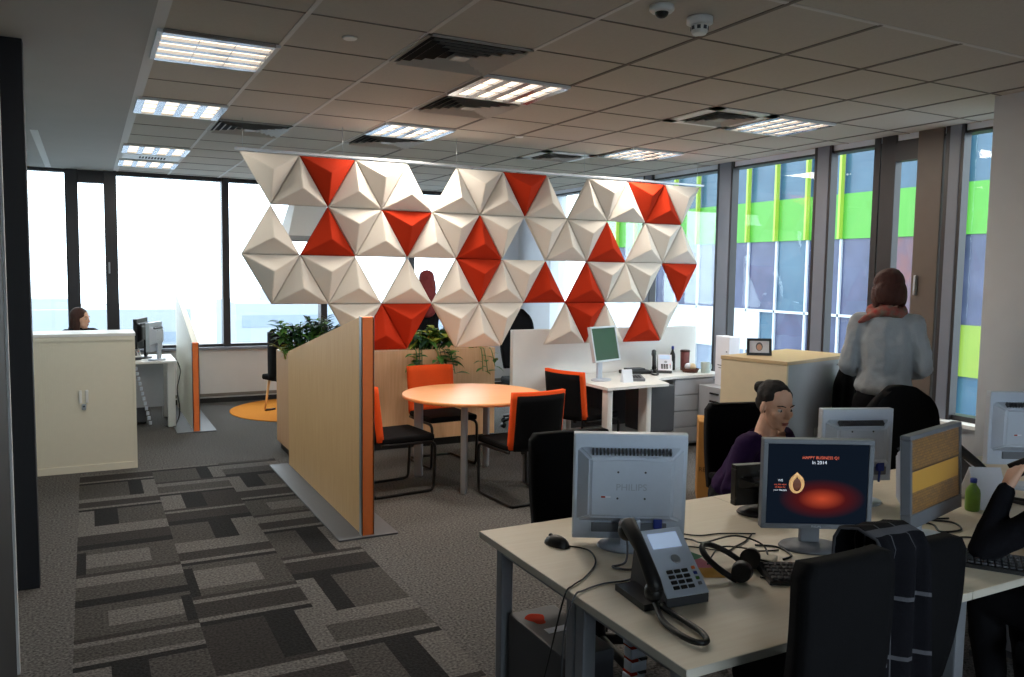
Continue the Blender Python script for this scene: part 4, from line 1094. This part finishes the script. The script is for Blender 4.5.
for k, (x, y) in enumerate(((-.03, 0), (.035, .01), (0, .035), (.01, -.035))): m = MB(); m.ell((x, y, .06), (.036, .03, .034), ['paper', 'whitewarm', 'paper', 'cream'][k]); m.build('snack', o)
bottle('small_bottle', 'small green topped bottle left of the sauce bottle on the corner desk', (5.46, 6.78, DZ), .15, .028, 'bluefilm', 'leafyel')

# ------------------------------------------------------------------ far left desk group
def far_desk():
    o = thing('white_desk', 'white desk behind the roller cupboard at far left', 'desk', (.15, 9.95, 0))
    m = MB(); m.b2((-.72, -.4, .715), (.7, .4, .74), 'white', .004); m.build('desk_top', o)
    for x in (-.66, .64):
        for y in (-.34, .34): m = MB(); m.b2((x-.04, y-.03, 0), (x+.04, y+.03, .715), 'white', .012); m.build('leg', o)
    m = MB(); m.b2((-.6, -.12, .2), (.58, -.10, .7), 'greypanel'); m.build('modesty_panel', o)
    o = thing('computer_tower', 'black computer tower under the far left white desk', 'computer', (.46, 10.08, 0))
    m = MB(); m.b2((-.09, -.2, .01), (.09, .2, .44), 'black', .006); m.build('case', o)
    m = MB(); m.b2((-.08, -.212, .03), (.08, -.2, .43), 'dgrey', .004); m.build('front_panel', o)
    desk_phone('small grey phone on the far left white desk', (.40, 9.86, DZ), R(10), face='white')
    cable('cable_loop', 'black cables hanging from the end of the far left white desk', [(.86, 9.8, .74), (.90, 9.75, .6), (.86, 9.7, .4), (.88, 9.68, .15), (.82, 9.62, .01), (.74, 9.6, .008), (.72, 9.68, .008)], .006)
    o = thing('cable_spine', 'pale cable spine hanging under the far left white desk', 'cable spine', (.44, 9.62, 0))
    m = MB()
    for k in range(12): m.box((.012*k, 0, .66-k*.055), (.03, .03, .04), 'greyplast', .005)
    m.build('links', o)
    # cup
    mug('mug', 'small pink mug on the far left white desk', (.26, 9.64, DZ), .04, .09, mat('mug_pink', (206, 150, 130), .5))
far_desk()
# rug, chair, lampshade by the far windows
m = MB(); m.lathe([(.92, 0), (.925, .006), (.91, .011), (.5, .012)], 'rug', n=64); tag(m.build('round_rug', loc=(2.42, 10.2, 0)), 'round orange rug on the carpet by the far windows', 'rug')
o = thing('lounge_chair', 'dark lounge chair standing on the round orange rug', 'chair', (2.16, 10.05, .012), R(-70))
m = MB(); m.box((0, 0, .43), (.46, .46, .07), 'blackfab', .03, seg=3); m.build('seat', o)
m = MB(); m.grid(lambda u, v: (.25*sin((u-.5)*2.4), -.26*cos((u-.5)*2.4)+.02, .40+.58*v), 16, 8, 'blackfab'); q = m.build('backrest', o); s = q.modifiers.new('t', 'SOLIDIFY'); s.thickness = .04
for sx_ in (-1, 1):
    for sy in (-1, 1):
        m = MB(); m.cyl((sx_*.16, sy*.16, .40), (sx_*.2, sy*.2, .02), .018, 'wood', .012, 12); l = m.build('leg', o)
        m = MB(); m.tube([(sx_*.2, sy*.2, .012), (sx_*.2, sy*.2-.14*sy, .012)], .012, 'black', 8); m.build('glide', l)
o = thing('pendant_lamp', 'large white pendant lampshade hanging by the far windows', 'lamp', (2.42, 10.1, 0))
m = MB()
t0, t1 = .18, .30
ring = lambda e, z: [(-e, -e, z), (e, -e, z), (e, e, z), (-e, e, z)]
A, B = ring(t1, 2.14), ring(t0, 2.58)
for i in range(4): m.poly([A[i], A[(i+1) % 4], B[(i+1) % 4], B[i]], 'shade')
m.poly(B, 'shade'); m.build('lamp_shade', o)
m = MB()
for q in range(4):
    M = Matrix.Rotation(q*pi/2, 3, 'Z'); m.box(M @ V((0, -t1, 2.14)), (2*t1+.01, .012, .05), 'greypanel', rot=M)
m.build('rim', o)
m = MB(); m.cyl((0, 0, 2.58), (0, 0, CE), .004, 'black', n=8); m.build('cord', o)

# ================================================================== people
def ico(bm, c, rad, Rm=None, sub=3):
    r = bmesh.ops.create_icosphere(bm, subdivisions=sub, radius=1); vs = r['verts']
    bmesh.ops.scale(bm, vec=rad, verts=vs)
    if Rm is not None: bmesh.ops.transform(bm, matrix=Rm.to_4x4(), verts=vs)
    bmesh.ops.translate(bm, vec=c, verts=vs); return vs
def hull_pts(bm, ells):
    tmp = bmesh.new()
    for c, rad, Rm in ells: ico(tmp, c, rad, Rm, 2)
    r = bmesh.ops.convex_hull(tmp, input=tmp.verts)
    bmesh.ops.delete(tmp, geom=[g for g in r['geom_interior'] if isinstance(g, bmesh.types.BMVert)], context='VERTS')
    me = bpy.data.meshes.new('t'); tmp.to_mesh(me); tmp.free(); bm.from_mesh(me); bpy.data.meshes.remove(me)
def cone(bm, a, ra, b, rb): hull_pts(bm, [(V(a), (ra,)*3, None), (V(b), (rb,)*3, None)])
def chain(bm, pts):
    for (a, ra), (b, rb) in zip(pts, pts[1:]): cone(bm, a, ra, b, rb)
def remesh(bm, name, mats, parent, vox, smooth=4, wrinkle=0, wscale=14, cut=None):
    me = bpy.data.meshes.new(name); bm.to_mesh(me); bm.free()
    o = bpy.data.objects.new(name, me); COL.objects.link(o)
    md = o.modifiers.new('r', 'REMESH'); md.mode = 'VOXEL'; md.voxel_size = vox
    ms = o.modifiers.new('s', 'SMOOTH'); ms.iterations = smooth; ms.factor = .5
    dg = bpy.context.evaluated_depsgraph_get(); dg.update()
    m2 = bpy.data.meshes.new_from_object(o.evaluated_get(dg)); o.modifiers.clear(); o.data = m2; bpy.data.meshes.remove(me)
    if wrinkle:
        no = [v.normal.copy() for v in m2.vertices]
        for v, n_ in zip(m2.vertices, no):
            p = v.co*wscale; v.co += n_*(wrinkle*(noise.noise(V((p.x, p.y, p.z*.6)))+.5*noise.noise(p*2.3)))
    for p in m2.polygons: p.use_smooth = True
    m2.materials.clear()
    for m in mats: m2.materials.append(G[m] if isinstance(m, str) else m)
    o.parent = parent
    return o
def hand(bm, wrist, d, nrm, s=1, side=1, curl=.35, scale=1.0):
    """d: direction of the fingers, nrm: out of the back of the hand, side: which way the thumb points along d x nrm"""
    d = V(d).normalized(); n = V(nrm); n = (n-d*n.dot(d)).normalized(); t = d.cross(n)*side; w = V(wrist); S = scale
    kn = w+d*.085*S
    hull_pts(bm, [(w+d*.01*S+t*.012*S, (.017*S,)*3, None), (w+d*.01*S-t*.012*S, (.017*S,)*3, None), (kn+t*.030*S, (.0125*S,)*3, None), (kn-t*.030*S, (.0115*S,)*3, None)])
    for k, (off, ln) in enumerate(((.031, .072), (.0105, .080), (-.0105, .074), (-.030, .058))):
        p = kn+t*off*S; dd = d+t*(off*1.2); dd.normalize(); r_ = .0088*S; c = curl*(1+.12*k)
        q = p; ang = 0
        pts = [(q, r_)]
        for fr, a in ((.45, .7), (.32, 1.0), (.23, .8)):
            ang += c*a
            q = q+(dd*cos(ang)-n*sin(ang))*(ln*fr*S); r_ *= .92; pts.append((q, r_))
        chain(bm, pts)
    b = w+d*.022*S+t*.02*S; td = (t*.75+d*.65-n*.25).normalized(); e1 = b+td*.042*S; td2 = (d*.85+t*.25-n*(.3+curl*.4)).normalized()
    chain(bm, [(b, .013*S), (e1, .0105*S), (e1+td2*.030*S, .0092*S), (e1+td2*.052*S, .0078*S)])
def head_bm(bm, M, s=1):
    Rm = M.to_3x3(); P = lambda p: M @ V(p)
    E = lambda c, r_: ico(bm, P(c), [x*s for x in r_], Rm, 3)
    E((0, -.012, .032), (.074, .094, .084)); E((0, .026, -.025), (.061, .064, .086)); E((0, .04, -.078), (.042, .044, .034)); E((0, .068, -.098), (.02, .018, .016))
    E((0, .077, .024), (.048, .014, .011)); cone(bm, P((0, .084, .016)), .0075, P((0, .104, -.026)), .0105); E((0, .100, -.030), (.017, .011, .009))
    for x in (-1, 1):
        E((x*.038, .058, -.026), (.023, .022, .022)); E((x*.076, -.006, -.012), (.008, .02, .031)); E((x*.032, .0715, -.013), (.017, .010, .006))
    E((0, .084, -.060), (.023, .010, .0055)); E((0, .083, -.0695), (.019, .010, .006))
def face_parts(root, M, hair):
    for x in (-1, 1):
        m = MB(); m.ell((0, 0, 0), (.0118, .0118, .0085), 'eye', sub=3); m.ell((0, .0062, 0), (.0072, .0062, .0072), 'iris', sub=2); o = m.build('eye', root); o.matrix_local = M @ Matrix.Translation((x*.031, .0715, .0025))
        m = MB(); m.tube([(-x*.02, .001, -.002), (0, -.002, .004), (x*.02, -.017, .0)], [.002, .0032, .0018], hair, 6, sub=3); o = m.build('eyebrow', root); o.matrix_local = M @ Matrix.Translation((x*.033, .088, .0265))
    m = MB(); m.ell((0, 0, .003), (.021, .006, .0036), 'lip'); m.ell((0, 0, -.004), (.018, .006, .004), 'lip'); o = m.build('lips', root); o.matrix_local = M @ Matrix.Translation((0, .0905, -.064))
def headM(c, yaw=0, pitch=0, roll=0):
    return Matrix.Translation(c) @ Matrix.Rotation(yaw, 4, 'Z') @ Matrix.Rotation(pitch, 4, 'X') @ Matrix.Rotation(roll, 4, 'Y')
def person(label, loc, rotz, J, hM, top, bottom, hairmat, hairfn, vox=.008, hands=None, neckline=0, face=True, group='office workers', loose=0):
    """J: joints in local space, body faces +Y. keys pelvis waist chest shl (centre of shoulder line) + L/R sh el wr hip kn an toe"""
    root = thing('person', label, 'person', loc, rotz, group)
    Rt = lambda a, b: V((0, 0, 1)).rotation_difference((V(b)-V(a)).normalized()).to_matrix()
    R1 = Rt(J['pelvis'], J['waist']); R2 = Rt(J['waist'], J['shl'])
    def torso(bm, e, low=True):
        pe, wa, ch, sh = (V(J[k]) for k in ('pelvis', 'waist', 'chest', 'shl'))
        L = [(pe, (.165+e, .115+e, .10+e), R1), (wa, (.128+e, .098+e, .07), R1), (ch, (.15+e, .112+e, .08), R2), (sh, (.135+e, .068+e, .04+e*.6), R2)]
        if not low: L[0] = (pe+(wa-pe)*.42, (.155+e, .118+e, .07), R1)
        for a, b in zip(L, L[1:]): hull_pts(bm, [a, b])
    def arm(bm, s, e, upto=1.0):
        a, b, c = V(J[s+'sh']), V(J[s+'el']), V(J[s+'wr'])
        chain(bm, [(a, .052+e), (b, .038+e), (b+(c-b)*.35, .037+e), (b+(c-b)*upto, .026+e)])
        cone(bm, V(J['shl'])+(a-V(J['shl']))*.4, .05+e, a, .05+e)
    def leg(bm, s, e):
        a, b, c, d = V(J[s+'hip']), V(J[s+'kn']), V(J[s+'an']), V(J[s+'toe'])
        chain(bm, [(a, .085+e), (b, .055+e), (b+(c-b)*.3, .055+e), (c, .036+e)])
    hc = hM.translation
    bm = bmesh.new(); torso(bm, -.012)
    for s in 'LR': arm(bm, s, -.006); leg(bm, s, -.006); chain(bm, [(J[s+'an'], .034), (J[s+'toe'], .03)])
    nb = V(J['shl'])+V((0, 0, .03)); cone(bm, nb, .058, hM @ V((0, -.025, -.06)), .05)
    head_bm(bm, hM)
    for h in (hands or []): hand(bm, **h)
    remesh(bm, 'body', ['skin'], root, vox, 3)
    bm = bmesh.new(); torso(bm, .010+loose, False)
    if not neckline: cone(bm, V(J['shl'])+V((0, 0, .01)), .06, nb+V((0, 0, .02)), .062)
    for s in 'LR': arm(bm, s, .010+loose*.5, .97)
    tp = remesh(bm, 'top', [top], root, .009, 4, .007+loose*.25, 11)
    if neckline:      # open V at the front
        b = bmesh.new(); b.from_mesh(tp.data); zt = J['shl'].z+.06; zb = zt-.24; yc = J['chest'].y
        kill = [f for f in b.faces if f.calc_center_median().y > yc+.0 and zb < f.calc_center_median().z and abs(f.calc_center_median().x) < .12*(f.calc_center_median().z-zb)/(zt-zb)]
        bmesh.ops.delete(b, geom=kill, context='FACES'); b.to_mesh(tp.data); b.free()
    bm = bmesh.new()
    hull_pts(bm, [(V(J['pelvis']), (.17, .118, .095), R1), (V(J['pelvis'])+(V(J['waist'])-V(J['pelvis']))*.45, (.15, .112, .05), R1)])
    for s in 'LR': leg(bm, s, .008)
    remesh(bm, 'trousers', [bottom], root, .010, 4, .005, 12)
    for s in 'LR':
        bm = bmesh.new(); a, t = V(J[s+'an']), V(J[s+'toe']); f = (t-a); f.z = 0; f.normalize()
        base = V((a.x, a.y, .035)); hull_pts(bm, [(base-f*.03, (.036, .036, .034), None), (base+f*.10, (.042, .042, .03), None), (base+f*.17, (.03, .03, .022), None)]); remesh(bm, 'shoe', ['black'], root, .010, 3)
    bm = bmesh.new(); hairfn(bm, hM); remesh(bm, 'hair', [hairmat], root, .006, 3, .004, 30)
    if face: face_parts(root, hM, hairmat)
    return root
def stand_J(H=1.7):
    k = H/1.7; J = dict(pelvis=(0, 0, .93), waist=(0, 0, 1.10), chest=(0, 0, 1.27), shl=(0, -.01, 1.40))
    for s, x in (('L', -1), ('R', 1)):
        J.update({s+'sh': (x*.165, -.01, 1.385), s+'el': (x*.225, -.03, 1.11), s+'wr': (x*.22, .06, .88), s+'hip': (x*.085, 0, .90), s+'kn': (x*.09, .01, .48), s+'an': (x*.10, -.02, .085), s+'toe': (x*.12, .13, .03)})
    return {a: V(b)*k for a, b in J.items()}
def seat_J(dz=0, lean=.05):
    J = dict(pelvis=(0, -.02, .585), waist=(0, lean*.4-.02, .73+dz*.4), chest=(0, lean*.9-.02, .88+dz*.8), shl=(0, lean*1.3-.02, 1.0+dz))
    for s, x in (('L', -1), ('R', 1)):
        J.update({s+'sh': (x*.165, lean*1.3-.02, .985+dz), s+'el': (x*.22, lean+.06, .745+dz), s+'wr': (x*.14, .36, .80), s+'hip': (x*.09, 0, .565), s+'kn': (x*.12, .43, .55), s+'an': (x*.12, .36, .085), s+'toe': (x*.13, .5, .03)})
    return {a: V(b) for a, b in J.items()}
def yaw_fwd(d): return math.atan2(-d[0], d[1])       # rotation so that local +Y points along d

# woman in purple
HC = lambda bm, M, c, r_: ico(bm, M @ V(c), r_, M.to_3x3(), 3)
def hair_bun(bm, M):
    HC(bm, M, (0, -.028, .046), (.079, .093, .082)); HC(bm, M, (0, -.045, .0), (.077, .07, .06)); HC(bm, M, (0, -.138, .05), (.034, .034, .034)); HC(bm, M, (0, -.11, .048), (.02, .03, .02))
    for x in (-1, 1): HC(bm, M, (x*.048, -.012, .052), (.032, .056, .04))
J = seat_J(-.075, .14)
J['Rwr'] = V((.26, .40, .795)); J['Rel'] = V((.30, .16, .70)); J['Lwr'] = V((-.1, .42, .79)); J['Lel'] = V((-.25, .18, .70))
pm = headM(V((0, .215, 1.10)), R(-20), R(-12))
pr = person('woman with a hair bun and purple cardigan sitting at the bench desk', (3.03, 3.18, 0), yaw_fwd((.22, -.97)), J, pm, 'purple', 'trouser', 'hairdark', hair_bun, .0055,
       [dict(wrist=J['Rwr'], d=(-.1, 1, -.1), nrm=(0, 0, 1), side=-1, curl=.45), dict(wrist=J['Lwr'], d=(.15, 1, -.1), nrm=(0, 0, 1), side=1, curl=.4)], neckline=1)
# standing woman in grey
def hair_bob(bm, M):
    HC(bm, M, (0, -.024, .040), (.09, .104, .09)); HC(bm, M, (0, -.055, -.03), (.098, .078, .085)); HC(bm, M, (0, -.06, -.075), (.084, .06, .045))
    for x in (-1, 1): HC(bm, M, (x*.076, -.01, -.045), (.028, .055, .075))
J = stand_J(1.80)
J['Lsh'] = V((-.155, -.01, 1.47)); J['Rsh'] = V((.155, -.01, 1.47)); J['Lwr'] = V((-.19, .20, 1.14)); J['Lel'] = V((-.215, -.03, 1.20)); J['Rel'] = V((.225, -.03, 1.20)); J['Rwr'] = V((.15, .19, 1.14))
pm = headM(V((0, .015, 1.682)), R(16), R(-16))
pr = person('woman in a grey jumper and red scarf standing with her back turned', (4.47, 3.42, 0), yaw_fwd((.80, .60)), J, pm, 'sweater', 'trouser', 'hairaub', hair_bob, .007,
       [dict(wrist=J['Lwr'], d=(.2, 1, 0), nrm=(-.3, 0, 1), side=1, curl=.3), dict(wrist=J['Rwr'], d=(-.4, .9, 0), nrm=(.3, 0, 1), side=-1, curl=.4)], loose=.018)
bm = bmesh.new()
for k in range(20):
    a = 2*pi*k/20; b = 2*pi*(k+1)/20
    cone(bm, (.085*cos(a), -.005+.075*sin(a), 1.54+.014*sin(3*a)), .038, (.085*cos(b), -.005+.075*sin(b), 1.54+.014*sin(3*b)), .038)
cone(bm, (-.07, -.06, 1.53), .028, (-.15, -.09, 1.48), .016)
remesh(bm, 'scarf', [mat('scarf_red_plaid', (160, 46, 44), .9, rgb2=(120, 112, 98), scale=26, bump=.3)], pr, .008, 3, .006, 24)

# far left seated woman
def hair_long(bm, M):
    HC(bm, M, (0, -.025, .042), (.086, .1, .088)); HC(bm, M, (0, -.06, -.05), (.088, .06, .10)); HC(bm, M, (0, -.07, -.14), (.092, .05, .09))
    for x in (-1, 1): HC(bm, M, (x*.074, -.005, -.08), (.026, .045, .11))
J = seat_J(0, .02)
person('long haired woman in dark clothes sitting behind the white cupboard', (-.10, 10.62, 0), yaw_fwd((.55, -.84)), J, headM(V((0, .03, 1.16)), R(28), R(-4)), 'blacktop', 'trouser', 'hairbrown', hair_long, .009,
       [dict(wrist=J['Lwr'], d=(.2, 1, -.05), nrm=(0, 0, 1), side=1, curl=.35), dict(wrist=J['Rwr'], d=(-.2, 1, -.05), nrm=(0, 0, 1), side=-1, curl=.35)])
office_chair('black office chair of the woman behind the white cupboard', (-.10, 10.66, 0), yaw_fwd((.55, -.84)), .95, .44, False)
# red haired woman behind the planter
def hair_vlong(bm, M):
    HC(bm, M, (0, -.025, .042), (.088, .102, .09)); HC(bm, M, (0, -.07, -.05), (.094, .065, .11)); HC(bm, M, (.01, -.09, -.17), (.11, .055, .13)); HC(bm, M, (.02, -.095, -.29), (.11, .045, .13))
    for x in (-1, 1): HC(bm, M, (x*.08, -.01, -.09), (.028, .05, .12))
J = stand_J(1.76)
person('woman with very long red hair standing behind the triangle screen', (3.42, 8.62, 0), yaw_fwd((.3, .95)), J, headM(V((0, .0, 1.645)), R(-10), R(-6)), 'blacktop', 'trouser', 'hairred', hair_vlong, .009,
       [dict(wrist=J['Lwr'], d=(0, .3, -1), nrm=(-1, 0, 0), side=1, curl=.3), dict(wrist=J['Rwr'], d=(0, .3, -1), nrm=(1, 0, 0), side=-1, curl=.3)])
# person at the right edge: elbow on the desk, hand raised with a phone
J = seat_J(.02, .10)
J['Lel'] = V((-.27, .36, .785)); J['Lwr'] = V((-.17, .345, 1.0)); J['Rel'] = V((.26, .22, .79)); J['Rwr'] = V((.1, .42, .80))
pr = person('person in a black jumper at the right edge with elbow on the desk', (3.09, 1.36, 0), yaw_fwd((.0, 1)), J, headM(V((0, .14, 1.21)), R(10), R(-5)), 'blacktop', 'trouser', 'hairdark', hair_bob, .0055,
       [dict(wrist=J['Lwr'], d=(.65, .05, .7), nrm=(-.6, .5, .55), side=-1, curl=.6), dict(wrist=J['Rwr'], d=(-.2, 1, -.05), nrm=(0, 0, 1), side=-1, curl=.35)])
m = MB(); m.box((0, 0, 0), (.062, .010, .125), 'black', .004); o = m.build('mobile_phone', loc=(3.075, 1.72, 1.07)); o.rotation_euler = (R(20), R(55), R(-40))
tag(o, 'black mobile phone held in the raised hand at the right edge', 'phone')
office_chair('black office chair of the person at the right edge', (3.09, 1.40, 0), 0, .98, .46, False, True)
